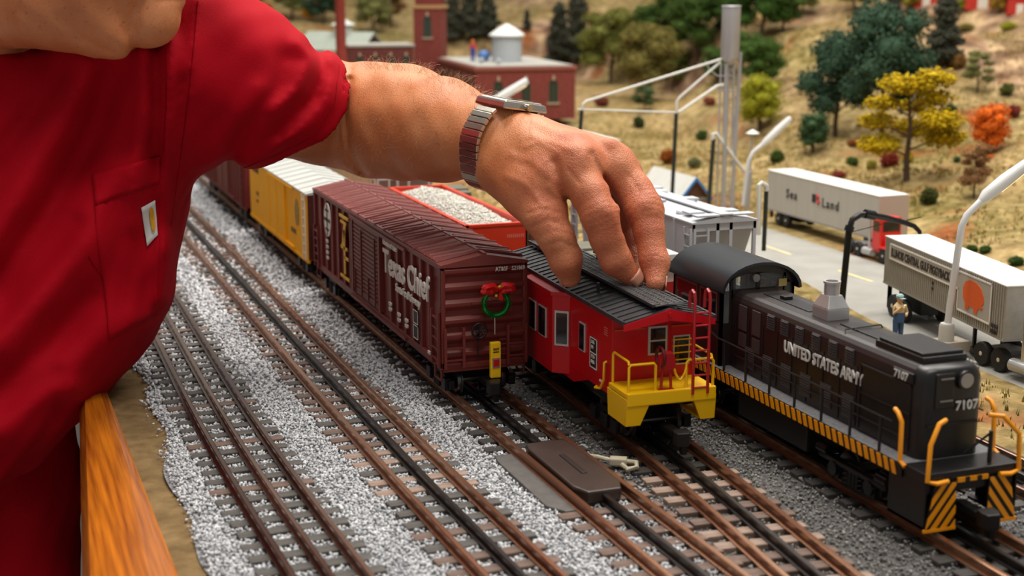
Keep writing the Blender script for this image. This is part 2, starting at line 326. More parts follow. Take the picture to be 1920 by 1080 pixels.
# pale wire plug lying beside the uncoupler
wp = thing('wire_connector', 'pale beige wire plug lying in ballast beside the uncoupling block', 'connector', (34.5, 74.6, 0))
wm = mat('beige_plastic', (196, 186, 160), 0.5, var=0.12, vscale=120)
B(-0.55, 0.5, -0.35, 0.35, -0.05, 0.42).rot(-0.5).build('plug', wm, wp, bevel=0.1)
MB().tube([(-0.4, 0.3, 0.2), (-0.9, 0.9, 0.25), (-1.1, 1.7, 0.1), (-1.3, 2.5, 0.0)], 0.14, 8).build('wire', wm, wp, smooth=True)
MB().tube([(0.45, -0.3, 0.2), (0.75, -0.9, 0.3), (0.5, -1.5, 0.2), (0.0, -1.3, 0.1), (-0.1, -0.7, 0.2)], 0.15, 8).build('wire', wm, wp, smooth=True)

# ================================================================ loose stones
def stones(name, label, pts, size, m):
    n = len(pts); base = np.array([(1, 0, 0), (-1, 0, 0), (0, 1, 0), (0, -1, 0), (0, 0, 1), (0, 0, -1)], float)
    F = np.array([(0, 2, 4), (2, 1, 4), (1, 3, 4), (3, 0, 4), (2, 0, 5), (1, 2, 5), (3, 1, 5), (0, 3, 5)])
    jit = base[None]*(0.6+0.7*RNG.random((n, 6, 1)))+RNG.normal(0, 0.16, (n, 6, 3))
    q = RNG.normal(size=(n, 4)); q /= np.linalg.norm(q, axis=1, keepdims=True); w, x, y, z = q.T
    Rm = np.stack([np.stack([1-2*(y*y+z*z), 2*(x*y-z*w), 2*(x*z+y*w)], -1), np.stack([2*(x*y+z*w), 1-2*(x*x+z*z), 2*(y*z-x*w)], -1), np.stack([2*(x*z-y*w), 2*(y*z+x*w), 1-2*(x*x+y*y)], -1)], 1)
    V = (np.einsum('nij,nkj->nki', Rm, jit)*size[:, None, None]+pts[:, None, :])*S
    FF = (F[None]+6*np.arange(n)[:, None, None]).reshape(-1)
    me = bpy.data.meshes.new(name); me.vertices.add(6*n); me.vertices.foreach_set('co', V.ravel()); me.loops.add(len(FF)); me.loops.foreach_set('vertex_index', FF); me.polygons.add(8*n); me.polygons.foreach_set('loop_start', np.arange(0, 24*n, 3)); me.update()
    return tag(put(name, me, m), label, name.replace('_', ' '), kind='stuff')
def scatter(x0, x1, y0, y1, sp):
    xs = np.arange(x0, x1, sp); ys = np.arange(y0, y1, sp); X, Y = np.meshgrid(xs, ys); P = np.stack([X.ravel(), Y.ravel()], 1); return P+RNG.uniform(-sp*.6, sp*.6, P.shape)
def lay(P, sizes, lift=0.0):
    x, y = P[:, 0], P[:, 1]; keep = np.ones(len(P), bool); z = -0.22+(fbm(x, y, 2.0, 4)-0.5)*0.22+lift
    for t in 'ABCDEF':
        d = np.abs(x-cx(t, y)); inn = d < 3.05; ph = np.abs(((y-47.0)/1.74+0.5) % 1-0.5)*1.74
        keep &= ~(inn & (ph < 0.46) & (RNG.random(len(P)) > 0.03))
        keep &= ~((np.abs(d-1.75) < 0.3) | (d < 0.28))
        z = np.where(inn, z+0.02, z)
    z += RNG.uniform(-0.05, 0.06, len(P)); return np.stack([x, y, z], 1)[keep], sizes[keep]
P1 = np.concatenate([scatter(8.8, 34.2, 50, 97, 0.185), scatter(8.8, 34, 97, 135, 0.29), scatter(8.8, 34, 135, 215, 0.5)])
sz = np.concatenate([np.full(len(P1[P1[:, 1] < 97]), .118), np.full(len(P1)-len(P1[P1[:, 1] < 97]), .19)])
sz = np.where(P1[:, 1] < 97, .118, np.where(P1[:, 1] < 135, .17, .24))*RNG.uniform(.6, 1.3, len(P1))
k = (P1[:, 0] > edge_l(P1[:, 1])+RNG.normal(0, .35, len(P1))) & (P1[:, 0] < 33.2+RNG.normal(0, .7, len(P1))); P1, sz = P1[k], sz[k]
stone_m = mat('light_stone', (128, 129, 133), 0.85, var=1, vscale=330, col2=(236, 237, 239), spec=0.25)
p, s_ = lay(P1, sz, .04); stones('ballast_stones', 'loose light grey ballast stones around the near tracks', p, s_, stone_m)
P2 = np.concatenate([scatter(32, 58, 50, 90, 0.27), scatter(32, 58, 90, 120, 0.5)]); s2 = RNG.uniform(.05, .15, len(P2))
k = P2[:, 0] > 33.2+RNG.normal(0, .8, len(P2)); P2, s2 = P2[k], s2[k]
p, s_ = lay(P2, s2, -.02); stones('dark_ballast_stones', 'loose dark grey ballast grit around the caboose and locomotive tracks', p, s_, mat('dark_stone', (50, 48, 47), 0.8, var=1, vscale=330, col2=(164, 160, 155), spec=0.3))
# ================================================================ rolling stock
blackm = mat('black_metal', (24, 23, 23), 0.42, 0.3, var=0.2, vscale=80)
steelw = mat('wheel_steel', (92, 90, 88), 0.3, 0.85, var=0.2, vscale=120)
whitep = mat('white_paint', (226, 222, 214), 0.5)
yellowp = mat('yellow_paint', (232, 184, 20), 0.42)
WHEEL = {}
def wheel_mesh():
    if 'w' not in WHEEL:
        b = MB(); prof = [(0.2, -0.14), (0.8, -0.14), (0.83, -0.08), (0.83, 0.10), (0.97, 0.13), (0.97, 0.2), (0.7, 0.2), (0.62, 0.12), (0.25, 0.14)]
        b.lathe(prof, n=18); b.v = [(z, x, y) for x, y, z in b.v]; WHEEL['w'] = b.mesh('wheel', smooth=True); WHEEL['w'].materials.append(steelw)
        b = MB()                                     # bogie side frames and bolster
        for s in (-1, 1):
            x0 = 2.15*s; pr = [(-2.5, 1.05), (-2.5, 1.65), (-1.6, 1.75), (-0.8, 2.1), (0.8, 2.1), (1.6, 1.75), (2.5, 1.65), (2.5, 1.05), (1.9, 0.95), (0.9, 0.62), (-0.9, 0.62), (-1.9, 0.95)]
            b.prism([(x0-0.18*s, y, z) for y, z in pr], (0.4*s, 0, 0))
            for y in (-1.75, 1.75): b.box(min(x0, x0+0.45*s), max(x0, x0+0.45*s), y-0.42, y+0.42, 0.9, 1.75)
            for y in (-0.35, 0, 0.35): b.cyl((x0+0.3*s, y, 0.8), (x0+0.3*s, y, 1.7), 0.15, n=8)
        b.box(-2.2, 2.2, -0.45, 0.45, 1.2, 1.95); WHEEL['f'] = b.mesh('bogie', bevel=0.05); WHEEL['f'].materials.append(blackm)
        WHEEL['a'] = MB().cyl((-1.75, 0, 1.5), (1.75, 0, 1.5), 0.16, n=8).mesh('axle', smooth=True); WHEEL['a'].materials.append(steelw)
        b = MB().box(-0.35, 0.35, -1.6, 0.6, 1.55, 1.95); b.prism([(-0.55, -2.5, 1.35), (0.15, -2.6, 1.35), (0.45, -2.1, 1.35), (0.5, -1.5, 1.35), (-0.5, -1.5, 1.35), (-0.6, -2.0, 1.35)], (0, 0, 0.85))
        b.box(-0.15, 0.2, -2.3, -1.9, 0.75, 1.4); WHEEL['c'] = b.mesh('coupler', bevel=0.07); WHEEL['c'].materials.append(blackm)
    return WHEEL['w']
def bogie(parent, y, wheels=True, bz=0.0):
    wheel_mesh(); f = put('bogie', WHEEL['f'], None, parent, (0, y, bz))
    for dy in (-1.75, 1.75):
        put('axle', WHEEL['a'], None, f, (0, dy, 0))
        for s in (-1, 1):
            w = put('wheel', WHEEL['w'], None, f, (1.62*s, dy, 1.5-0.03))
            if s > 0: w.rotation_euler = (0, 0, math.pi)
    return f
def coupler(parent, y, far=False):
    wheel_mesh(); return put('coupler', WHEEL['c'], None, parent, (0, y, 0), math.pi if far else 0)
SH = {}
def shared(key, fn, m):
    if key not in SH: SH[key] = fn(); SH[key].materials.append(m)
    return SH[key]
def ladder(parent, name, m, p0, across, n, dz, r=0.055, stiles=True, w=1.7):
    """vertical ladder: p0 bottom centre, across = unit vector along the rungs"""
    p0 = np.array(p0, float); a = np.array(across, float); b = MB(); out = np.cross(a, (0, 0, 1.0))*0
    if stiles:
        for s in (-.5, .5): q = p0+a*w*s; b.box(q[0]-.09, q[0]+.09, q[1]-.09, q[1]+.09, q[2]-.15, q[2]+dz*n+.1)
        root = b.build(name, m, parent)
    else:
        root = MB().cyl(p0-a*w/2, p0+a*w/2, r, n=6).build(name, m, parent)
    for i in range(n):
        c = p0+np.array([0, 0, dz*(i+.5)]); MB().box(c[0]-abs(a[0])*w/2-.06, c[0]+abs(a[0])*w/2+.06, c[1]-abs(a[1])*w/2-.06, c[1]+abs(a[1])*w/2+.06, c[2]-.05, c[2]+.05).build('rung', m, root)
    return root

# ---------------------------------------------------------------- brown boxcar
def brown_boxcar():
    L = 39.2; WD = 3.1; ZB = 2.85; ZT = 9.95; ZP = 10.55
    bx = mat('boxcar_brown', (112, 44, 38), 0.42, var=0.10, vscale=50, spec=0.4); rf = mat('boxcar_roof_brown', (118, 52, 46), 0.46, var=0.14, vscale=60, bump=0.15, bscale=300)
    t = thing('boxcar', 'brown ribbed boxcar with white script lettering and a Christmas wreath on its end', 'freight car', (31.05, 89.2, 0))
    B(-WD+.25, WD-.25, .25, L-.25, ZB, ZT-.05).build('body', bx, t)
    B(-WD+.15, WD-.15, .05, L-.05, ZB-.35, ZB+.25).build('underframe', bx, t)
    B(-.7, .7, 3, L-3, 1.7, ZB-.3).build('centre_sill', blackm, t)
    # sides: sill, top plate, ribs
    for s in (-1, 1):
        x0, x1 = sorted((s*WD, s*(WD-.3)))
        B(x0, x1, 0, L, ZB-.1, ZB+.35).build('side_sill', bx, t, bevel=.04); B(x0, x1, 0, L, ZT-.4, ZT).build('top_plate', bx, t, bevel=.04)
        ys = [0.25, 3.0, 5.0, 7.0, 9.0, 11.0, 13.0, 25.4, 27.6, 29.8, 32.0, 34.2, 36.4, L-.25]
        rib = shared(('bcrib', s), lambda: B(min(s*WD, s*(WD-.32)), max(s*WD, s*(WD-.32)), -.22, .22, ZB+.3, ZT-.35).mesh('side_rib', bevel=.06), bx)
        for y in ys: put('side_rib', rib, None, t, (0, y, 0))
        # louvred door
        d = B(min(s*(WD-.02), s*(WD-.28)), max(s*(WD-.02), s*(WD-.28)), 15.6, 24.6, ZB+.45, ZT-.55).build('door', bx, t)
        sl = shared(('bcslat', s), lambda: B(min(s*(WD+.07), s*(WD-.1)), max(s*(WD+.07), s*(WD-.1)), 16.3, 23.9, -.09, .09).mesh('slat', bevel=.03), bx)
        for i in range(17): put('slat', sl, None, d, (0, 0, ZB+.95+i*.345))
        for y in (15.85, 24.35): B(min(s*(WD+.12), s*(WD-.1)), max(s*(WD+.12), s*(WD-.1)), y-.22, y+.22, ZB+.45, ZT-.55).build('door_stile', bx, d, bevel=.04)
        B(min(s*(WD+.16), s*(WD-.1)), max(s*(WD+.16), s*(WD-.1)), 8.5, 25, ZB-.12, ZB+.12).build('door_rail', bx, t); B(min(s*(WD+.16), s*(WD-.1)), max(s*(WD+.16), s*(WD-.1)), 8.5, 25, ZT-.55, ZT-.3).build('door_rail', bx, t)
        for k in range(4): MB().cyl((s*(WD+.12), 17+k*2.1, ZB+.5), (s*(WD+.12), 17+k*2.1, ZT-1.0 if k % 2 == 0 else ZB+2.5), .06, n=6).build('lock_rod', bx, d)
        for y0 in (1.15, L-1.3): ladder(t, 'ladder', bx, (s*(WD+.1), y0, ZB+.1), (0, 1, 0), 5, .72, w=1.5)
        for y0 in (1.15, L-1.3): MB().tube([(s*(WD-.1), y0-.7, ZB+.1), (s*(WD-.1), y0-.7, ZB-1.0), (s*(WD-.1), y0+.7, ZB-1.0), (s*(WD-.1), y0+.7, ZB+.1)], .09, 6).build('step', bx, t)
    # ends: horizontal corrugations
    for y, s in ((0, -1), (L, 1)):
        B(-WD, WD, min(y, y-s*.3), max(y, y-s*.3), ZB-.15, ZB+.2).build('end_sill', bx, t, bevel=.04)
        for x in (-WD+.12, WD-.12): B(x-.12, x+.12, min(y, y-s*.3), max(y, y-s*.3), ZB, ZT).build('corner_post', bx, t, bevel=.04)
        for i in range(6):
            z = ZB+.85+i*1.15; q = MB(); yy = y-s*.24
            q.prism([(-WD+.25, yy, z-.42), (-WD+.25, yy+s*.26, z-.10), (-WD+.25, yy+s*.26, z+.14), (-WD+.25, yy, z+.38)], (2*WD-.5, 0, 0)); q.build('end_rib', bx, t, bevel=.06)
    ladder(t, 'end_ladder', bx, (-2.25, -.2, ZB+.1), (1, 0, 0), 3, .85, w=1.3); ladder(t, 'end_ladder', bx, (2.25, -.2, ZB+.1), (1, 0, 0), 3, .85, w=1.3)
    for z in (3.5, 3.85, 4.2, 4.55): B(1.0, 1.8, -.1, 0, z-.04, z+.04).build('grab_iron', bx, t)
    # roof
    MB().prism([(-WD-.05, -.05, ZT), (0, -.05, ZP), (WD+.05, -.05, ZT), (WD+.05, -.05, ZT-.18), (-WD-.05, -.05, ZT-.18)], (0, L+.1, 0)).build('roof', rf, t)
    def rp(s):
        b = MB(); a = np.array([0, 0, ZP+.03]); e = np.array([s*(WD+.03), 0, ZT+.03]); n = np.array([s*.19, 0, .98])
        def q(u, y, h): return a*(1-u)+e*u+np.array([0, y, 0])+n*h
        lp = 2.62
        def strip(u0, y0, u1, y1, w, h):
            d = np.array([(u1-u0)*3.1, y1-y0]); d = d/np.linalg.norm(d); px, py = -d[1]*w/3.1, d[0]*w
            b.add([q(u0-px, y0-py, 0), q(u0+px, y0+py, 0), q(u1+px, y1+py, 0), q(u1-px, y1-py, 0), q(u0-px*.3, y0-py*.3, h), q(u0+px*.3, y0+py*.3, h), q(u1+px*.3, y1+py*.3, h), q(u1-px*.3, y1-py*.3, h)],
                  [(0, 3, 2, 1), (4, 5, 6, 7), (0, 1, 5, 4), (1, 2, 6, 5), (2, 3, 7, 6), (3, 0, 4, 7)])
        b.add([q(.02, .06, .0), q(.98, .06, .0), q(.98, lp, .0), q(.02, lp, .0), q(.02, .06, .04), q(.98, .06, .04), q(.98, lp, .04), q(.02, lp, .04)], [(0, 3, 2, 1), (4, 5, 6, 7), (0, 1, 5, 4), (1, 2, 6, 5), (2, 3, 7, 6), (3, 0, 4, 7)])
        strip(.0, .0, 1., .0, .12, .16); strip(.08, .35, .92, 1.25, .16, .12); strip(.08, 1.25, .92, 2.15, .16, .12)
        return b.mesh('roof_panel')
    for s in (-1, 1):
        r_ = shared(('bcroof', s), lambda: rp(s), rf)
        for i in range(14): put('roof_panel', r_, None, t, (0, 1.2+i*2.66, 0))
    B(-.12, .12, 0, L, ZP-.02, ZP+.1).build('ridge_cap', rf, t)
    for y in (3.2, L-3.6): bogie(t, y)
    coupler(t, 0); coupler(t, L, True)
    # brake wheel
    b = MB().tube([(-.55+.52*math.cos(a), -.42, 5.35+.52*math.sin(a)) for a in np.linspace(0, 2*math.pi, 16, endpoint=False)], .08, 6, True)
    for a in np.linspace(0, math.pi, 4, endpoint=False): b.cyl((-.55-.5*math.cos(a), -.42, 5.35-.5*math.sin(a)), (-.55+.5*math.cos(a), -.42, 5.35+.5*math.sin(a)), .05, n=5)
    b.cyl((-.55, -.45, 5.35), (-.55, .0, 5.35), .16, n=8); b.cyl((-.55, -.1, 5.2), (-.55, -.1, 3.2), .04, n=6); tag(b.build('brake_wheel', blackm, t), 'dark brake wheel')
    B(-1.0, .9, -.18, 0, 7.15, 7.28).build('brake_step', bx, t)
    # lettering on the left side and the end
    X = -WD-.09
    for txt, size, y, z, sx in (('Route of the', .7, 14.4, 9.0, 1.05), ('Texas Chief', 2.5, 14.4, 6.95, .98), ('Santa Fe all the way', .8, 11.0, 6.05, .98)):
        text(t, txt, size, (X, y, z), LEFTFACE, whitep, sx=sx, bold=.018, ext=.06)
    for y, z in ((13.0, 4.5), (13.0, 4.1), (10.6, 4.2), (10.6, 3.8), (8.6, 4.2), (8.6, 3.8)): text(t, '482 9', .42, (X, y, z), LEFTFACE, whitep, sx=.7, ext=.06)
    text(t, '8-72', .34, (X, 2.9, 3.2), LEFTFACE, whitep, sx=.7, ext=.06)
    for z in (3.55, 4.65):
        f = B(X-.03, X+.05, 5.2, 6.4, z, z+1.0).build('data_panel', mat('panel_black', (30, 22, 22), .5), t)
        for a in (0, .94): B(X-.05, X+.0, 5.2, 6.4, z+a, z+a+.06).build('panel_frame', whitep, f)
        for a in (5.2, 6.34): B(X-.05, X+.0, a, a+.06, z, z+1.0).build('panel_frame', whitep, f)
    # yellow emblem
    b = MB(); b.box(X-.03, X+.05, 25.5, 28.6, 8.95, 9.2); b.box(X-.03, X+.05, 25.5, 28.6, 3.75, 4.0)
    b.box(X-.03, X+.05, 26.2, 28.2, 8.5, 8.72)
    b.prism([(X-.03, 27.9, 6.5), (X-.03, 27.3, 6.5), (X-.03, 26.4, 8.5), (X-.03, 27.0, 8.5)], (.08, 0, 0)); b.box(X-.03, X+.05, 26.0, 28.2, 6.3, 6.55); b.box(X-.03, X+.05, 26.75, 27.2, 4.2, 8.0); b.box(X-.03, X+.05, 25.7, 27.0, 5.5, 5.75)
    tag(b.build('emblem', yellowp, t), 'yellow angular emblem')
    # round herald with cross
    b = MB(); n = 28; b.prism([(X-.02, 33.2+1.25*math.cos(a), 7.9+1.5*math.sin(a)) for a in np.linspace(0, 2*math.pi, n, endpoint=False)], (.07, 0, 0)); h = b.build('herald', whitep, t)
    b = MB(); b.box(X-.05, X, 33.05, 33.35, 6.5, 9.3); b.box(X-.05, X, 32.1, 34.3, 7.75, 8.05); b.box(X-.05, X, 32.55, 33.85, 6.95, 7.15); b.box(X-.05, X, 32.55, 33.85, 8.65, 8.85); b.build('herald_cross', mat('letter_black', (24, 20, 20), .5), h)
    for z in (5.8, 5.3, 4.8, 4.3): text(t, '52 18', .42, (X, 33.8, z), LEFTFACE, whitep, sx=.7, ext=.06)
    text(t, 'AT&SF   521869', .4, (.75, -.06, 9.33), NEARFACE, whitep, sx=.8, ext=.04, bold=.01)
    return t
brown_boxcar()
# wreath hung on the boxcar end
def wreath():
    w = thing('wreath', 'tiny green tinsel wreath with red bow hanging on the brown boxcar end', 'wreath', (31.68, 88.7, 6.35))
    gm = mat('green_tinsel', (6, 120, 44), 0.15, 0.5, var=.5, vscale=300)
    b = MB(); b.tube([(.72*math.cos(a), 0, .72+.72*math.sin(a)) for a in np.linspace(0, 2*math.pi, 24, endpoint=False)], .14, 8, True)
    for i in range(700):
        a = random.uniform(0, 6.283); c = np.array([.72*math.cos(a), 0, .72+.72*math.sin(a)]); d = np.array([random.gauss(0, 1) for _ in range(3)]); d /= np.linalg.norm(d)
        e = np.cross(d, (random.random(), random.random(), random.random())); e = e/np.linalg.norm(e)*.035; b.add([c+e, c-e, c+d*random.uniform(.2, .33)], [(0, 1, 2)])
    b.build('tinsel_ring', gm, w).__setitem__('kind', 'stuff')
    rm = mat('red_ribbon', (206, 16, 18), 0.35, var=.12, vscale=200); bow = MB()
    for s in (-1, 1):
        pts = [(0, -.3, 1.55), (.35*s, -.38, 1.78), (.75*s, -.4, 1.72), (.8*s, -.36, 1.5), (.4*s, -.34, 1.45)]
        for i in range(5): bow.ball(pts[i] if i else (0, -.35, 1.55), .25, 8, 5, (1, .5, .72))
        bow.tube(pts, [.16, .2, .2, .18, .12], 6)
    bow.build('bow', rm, w, smooth=True)
    for s, e in ((-1, -.9), (1, .18)): MB().prism([(.05*s, -.38, 1.5), (e-.13, -.34, .95 if s > 0 else 1.12), (e+.13, -.34, .9 if s > 0 else 1.2), (.2, -.38, 1.5)], (0, .05, 0)).build('ribbon_tail', rm, w)
    MB().ball((.1, -.45, 1.72), .13, 8, 5, (1.3, .6, .7)).build('bow_knot', mat('gold_foil', (206, 166, 30), .3, .6), w, smooth=True)
    for x, z, c in ((-.35, 1.62, (90, 130, 200)), (.4, 1.4, (214, 172, 30)), (-.1, 1.2, (214, 172, 30))): MB().ball((x, -.32, z), .1, 8, 5).build('berry', mat('berry%d' % c[0], c, .3, .3), w, smooth=True)
    for ch in w.children: ch.scale = (1.22, 1.22, 1.22)
    MB().cyl((-.05, .1, .1), (-.05, .1, -1.35), .045, n=6).build('hanger', mat('silver_wire', (190, 188, 182), .3, .8), w)
wreath()
def end_device():
    e = thing('end_of_train_device', 'yellow end-of-train marker box with red square on the boxcar coupler', 'train marker', (31.35, 88.0, 2.2))
    ym = mat('device_yellow', (240, 192, 10), .4); B(-.36, .36, -.2, .2, 0, 2.5).build('case', ym, e, bevel=.08)
    B(-.27, .27, -.24, -.18, .72, 1.42).build('lens_frame', mat('silver_wire', (190, 188, 182), .3, .8), e); B(-.2, .2, -.28, -.2, .82, 1.32).build('lens', mat('lens_red', (190, 18, 16), .25), e)
    text(e, 'EOT', .22, (-.2, -.215, 1.95), NEARFACE, mat('letter_black', (24, 20, 20), .5), ext=.02, bold=.02); B(-.2, .2, -.22, -.19, 1.8, 1.86).build('stripe', MATS['letter_black'], e)
end_device()

# ---------------------------------------------------------------- yellow boxcar
def plain_boxcar(label, loc, L, ZT, colr, roofcol, yellow=True):
    WD = 3.0; ZB = 2.5; nm = 'boxcar'
    bm = mat('box_%d_%d' % colr[:2], colr, .55, var=.05, vscale=50, spec=.15); rf = mat('roof_%d_%d' % roofcol[:2], roofcol, .5, var=.06, vscale=50)
    t = thing(nm, label, 'freight car', loc)
    B(-WD, WD, 0, L, ZB, ZT).build('body', bm, t, bevel=.06)
    if yellow:
        for y in (-.04, L): B(-WD+.05, WD-.05, y, y+.04, ZB+.05, ZT-.05).build('end_panel', mat('end_dark_red', (74, 30, 28), .5, var=.1), t)
    MB().prism([(-WD-.12, -.1, ZT), (0, -.1, ZT+.6), (WD+.12, -.1, ZT), (WD+.12, -.1, ZT-.15), (-WD-.12, -.1, ZT-.15)], (0, L+.2, 0)).build('roof', rf, t)
    for s in (-1, 1):
        seam = shared((nm+label, s), lambda: MB().prism([(0, -.08, ZT+.58), (s*(WD+.1), -.08, ZT-.02), (s*(WD+.1), -.08, ZT+.08), (0, -.08, ZT+.7)], (0, .16, 0)).mesh('roof_seam'), rf)
        for i in range(12): put('roof_seam', seam, None, t, (0, .5+i*(L-1)/11, 0))
        a, c = sorted((s*WD, s*(WD+.14))); d = B(a, c, L*.33, L*.60, ZB+.35, ZT-.45).build('door', bm, t, bevel=.04)
        a, c = sorted((s*WD, s*(WD+.2)))
        for y in (L*.33, L*.465, L*.60): B(a, c, y-.12, y+.12, ZB+.35, ZT-.45).build('door_bar', bm, d)
        B(a, c, L*.2, L*.62, ZB+.1, ZB+.35).build('door_rail', bm, t); B(a, c, L*.2, L*.62, ZT-.45, ZT-.25).build('door_rail', bm, t)
        if not yellow:
            rb = shared((nm+label+'rib', s), lambda: B(*sorted((s*(WD-.02), s*(WD+.12))), -.12, .12, ZB+.2, ZT-.3).mesh('side_rib'), bm)
            for i in range(16): put('side_rib', rb, None, t, (0, .4+i*(L-.8)/15, 0))
        ladder(t, 'ladder', bm if not yellow else mat('pale_ladder', (232, 224, 190), .5), (s*(WD+.12), 1.0, ZB+.2), (0, 1, 0), 7, .85, w=1.0)
        B(*sorted((s*(WD-.2), s*(WD+.06))), 0, L, ZB-.25, ZB+.05).build('side_sill', bm, t)
    for y in (4.6, L-4.6): bogie(t, y)
    B(-.6, .6, 2, L-2, 1.7, ZB).build('centre_sill', blackm, t)
    return t
yc = plain_boxcar('bright yellow boxcar with pale ribbed roof behind the brown boxcar', (31.0, 131.5, 0), 30.5, 8.95, (246, 172, 0), (188, 190, 186))
lk = MATS['letter_black']
text(yc, 'WESTERN', 1.0, (-3.04, 28.6, 7.7), LEFTFACE, mat('faded_black', (90, 78, 40), .6), sx=.85, ext=.02)
text(yc, '1952', .7, (-3.04, 26.5, 5.2), LEFTFACE, MATS['faded_black'], ext=.02); text(yc, '60 64', .5, (-3.04, 26.5, 4.4), LEFTFACE, MATS['faded_black'], ext=.02)
text(yc, 'PACIFIC', .7, (-3.04, 7.6, 4.2), LEFTFACE, MATS['faded_black'], ext=.02)
b = MB(); b.prism([(-3.05, 4.6+.95*math.cos(a), 6.5+1.35*math.sin(a)) for a in np.linspace(0, 2*math.pi, 20, endpoint=False)], (.05, 0, 0)); b.build('herald', mat('herald_brown', (150, 116, 30), .6, var=.3, vscale=300), yc)
plain_boxcar('oxide red ribbed boxcar at the far end, behind the yellow boxcar', (31.0, 165.5, 0), 34, 8.8, (112, 44, 40), (100, 46, 42), False)

# ---------------------------------------------------------------- red caboose
def caboose():
    WD = 2.75; y0 = 2.4; L = 23.4; ZB = 3.3; ZT = 8.55; ZP = 9.25
    rm = mat('caboose_red', (196, 6, 22), .34, var=.05, vscale=40, spec=.45); bk = mat('caboose_roof_black', (48, 48, 50), .40, var=.15, vscale=90, bump=.15, bscale=400); ym = mat('caboose_yellow', (244, 190, 0), .38); rbar = mat('ladder_red', (170, 22, 28), .3)
    fr = mat('window_frame_silver', (196, 196, 192), .4, .3); gl = mat('dark_pane', (20, 24, 30), .08, 0, spec=.8)
    t = thing('caboose', 'red bay-window caboose with black roof, yellow end platform and red ladder', 'caboose', (38.02, 75.2, 0), -.033)
    B(-WD, WD, y0, L-y0, ZB, ZT).build('body', rm, t, bevel=.05)
    B(-WD+.1, WD-.1, y0+.3, L-y0-.3, ZB-.5, ZB).build('underframe', blackm, t); MB().prism([(-WD, y0+4, ZB), (-WD, y0+6.5, ZB-.8), (-WD, L-y0-6.5, ZB-.8), (-WD, L-y0-4, ZB)], (.25, 0, 0)).build('side_skirt', rm, t); MB().prism([(WD-.25, y0+4, ZB), (WD-.25, y0+6.5, ZB-.8), (WD-.25, L-y0-6.5, ZB-.8), (WD-.25, L-y0-4, ZB)], (.25, 0, 0)).build('side_skirt', rm, t)
    def window(parent, x, ya, yb, z0, z1, s):
        f = B(*sorted((x-.02*s, x+.08*s)), ya, yb, z0, z1).build('window_frame', fr, parent, bevel=.02); B(*sorted((x, x+.1*s)), ya+.1, yb-.1, z0+.1, z1-.1).build('pane', gl, f)
    for s in (-1, 1):                                # bay windows
        yb0, yb1 = 10.6, 15.8; x0, x1 = s*(WD-.1), s*(WD+.95)
        bay = MB().prism([(x0, yb0-.9, ZB-.55), (x1, yb0, ZB-.55), (x1, yb1, ZB-.55), (x0, yb1+.9, ZB-.55)], (0, 0, ZT-ZB+.35)).build('bay', rm, t, bevel=.06)
        MB().prism([(x0, yb0-1.1, ZT-.45), (s*(WD+1.1), yb0-.1, ZT-.45), (s*(WD+1.1), yb1+.1, ZT-.45), (x0, yb1+1.1, ZT-.45)], (0, 0, .28)).build('bay_roof', rm, bay, bevel=.05)
        window(bay, x1, 11.7, 13.2, 4.9, 7.0, s); window(bay, x1, 13.8, 15.2, 4.9, 7.0, s)
        for ya in (yb0-.9,):
            d = np.array([x1-x0, .9, 0]); d /= np.linalg.norm(d); nrm = np.array([d[1], -d[0], 0])*(1 if s < 0 else -1); nrm = nrm if nrm[1] < 0 else -nrm
            c = np.array([(x0+x1)/2, yb0-.45, 5.9])
            for w_, h_, dd, mm, nn in ((.5, 1.2, .06, fr, 'window_frame'), (.38, 1.05, .09, gl, 'pane')):
                b = MB(); u = np.array([0, 0, 1.]); b.prism([c-d*w_-u*h_, c+d*w_-u*h_, c+d*w_+u*h_, c-d*w_+u*h_], nrm*dd); b.build(nn, mm, bay)
        window(t, s*WD, 6.9, 7.9, 5.0, 6.9, s); window(t, s*WD, 18.0, 19.0, 5.0, 6.9, s)
        MB().tube([(s*(WD+.06), 3.05, 5.4), (s*(WD+.22), 3.1, 5.3), (s*(WD+.22), 3.15, 4.2), (s*(WD+.22), 3.7, 3.5), (s*(WD+.22), 4.6, 3.3), (s*(WD+.05), 4.7, 3.35)], .085, 6).build('handrail', ym, t, smooth=True)
    X = -WD-.01
    pn = B(X-.04, X, 4.75, 5.95, 4.35, 6.35).build('data_panel', MATS['panel_black'], t)
    for z in (4.35, 5.32, 6.29): B(X-.07, X, 4.75, 5.95, z, z+.06).build('panel_frame', whitep, pn)
    for y in (4.75, 5.89): B(X-.07, X, y, y+.06, 4.35, 6.35).build('panel_frame', whitep, pn)
    for z, s_ in ((5.95, '3-86'), (5.6, 'FM'), (5.0, '1724'), (4.65, '0486')): text(pn, s_, .34, (X-.05, 5.75, z), LEFTFACE, whitep, sx=.9)
    for z in (7.0, 7.15, 7.3, 7.45): B(X-.03, X, 3.1-.0, 3.65, z, z+.05).build('stencil_bar', mat('pale_red', (226, 120, 110), .5), t)
    text(t, '4710', .25, (X-.01, 4.4, 3.75), LEFTFACE, whitep)
    # roof
    MB().prism([(-WD-.28, 0, ZT), (0, 0, ZP), (WD+.28, 0, ZT), (WD+.28, 0, ZT-.12), (0, 0, ZP-.2), (-WD-.28, 0, ZT-.12)], (0, L, 0)).build('roof', bk, t)
    for yy in (-.06, L-.02):
        MB().prism([(-WD-.28, yy, ZT-.12), (0, yy, ZP-.04), (WD+.28, yy, ZT-.12), (WD+.28, yy, ZT-.5), (0, yy, ZP-.75), (-WD-.28, yy, ZT-.5)], (0, .08, 0)).build('roof_end_board', rm, t)
        MB().cyl((0, yy-.1, ZP-.35), (0, yy, ZP-.35), .14, n=10).build('marker_lamp', mat('lens_red', (190, 18, 16), .25), t)
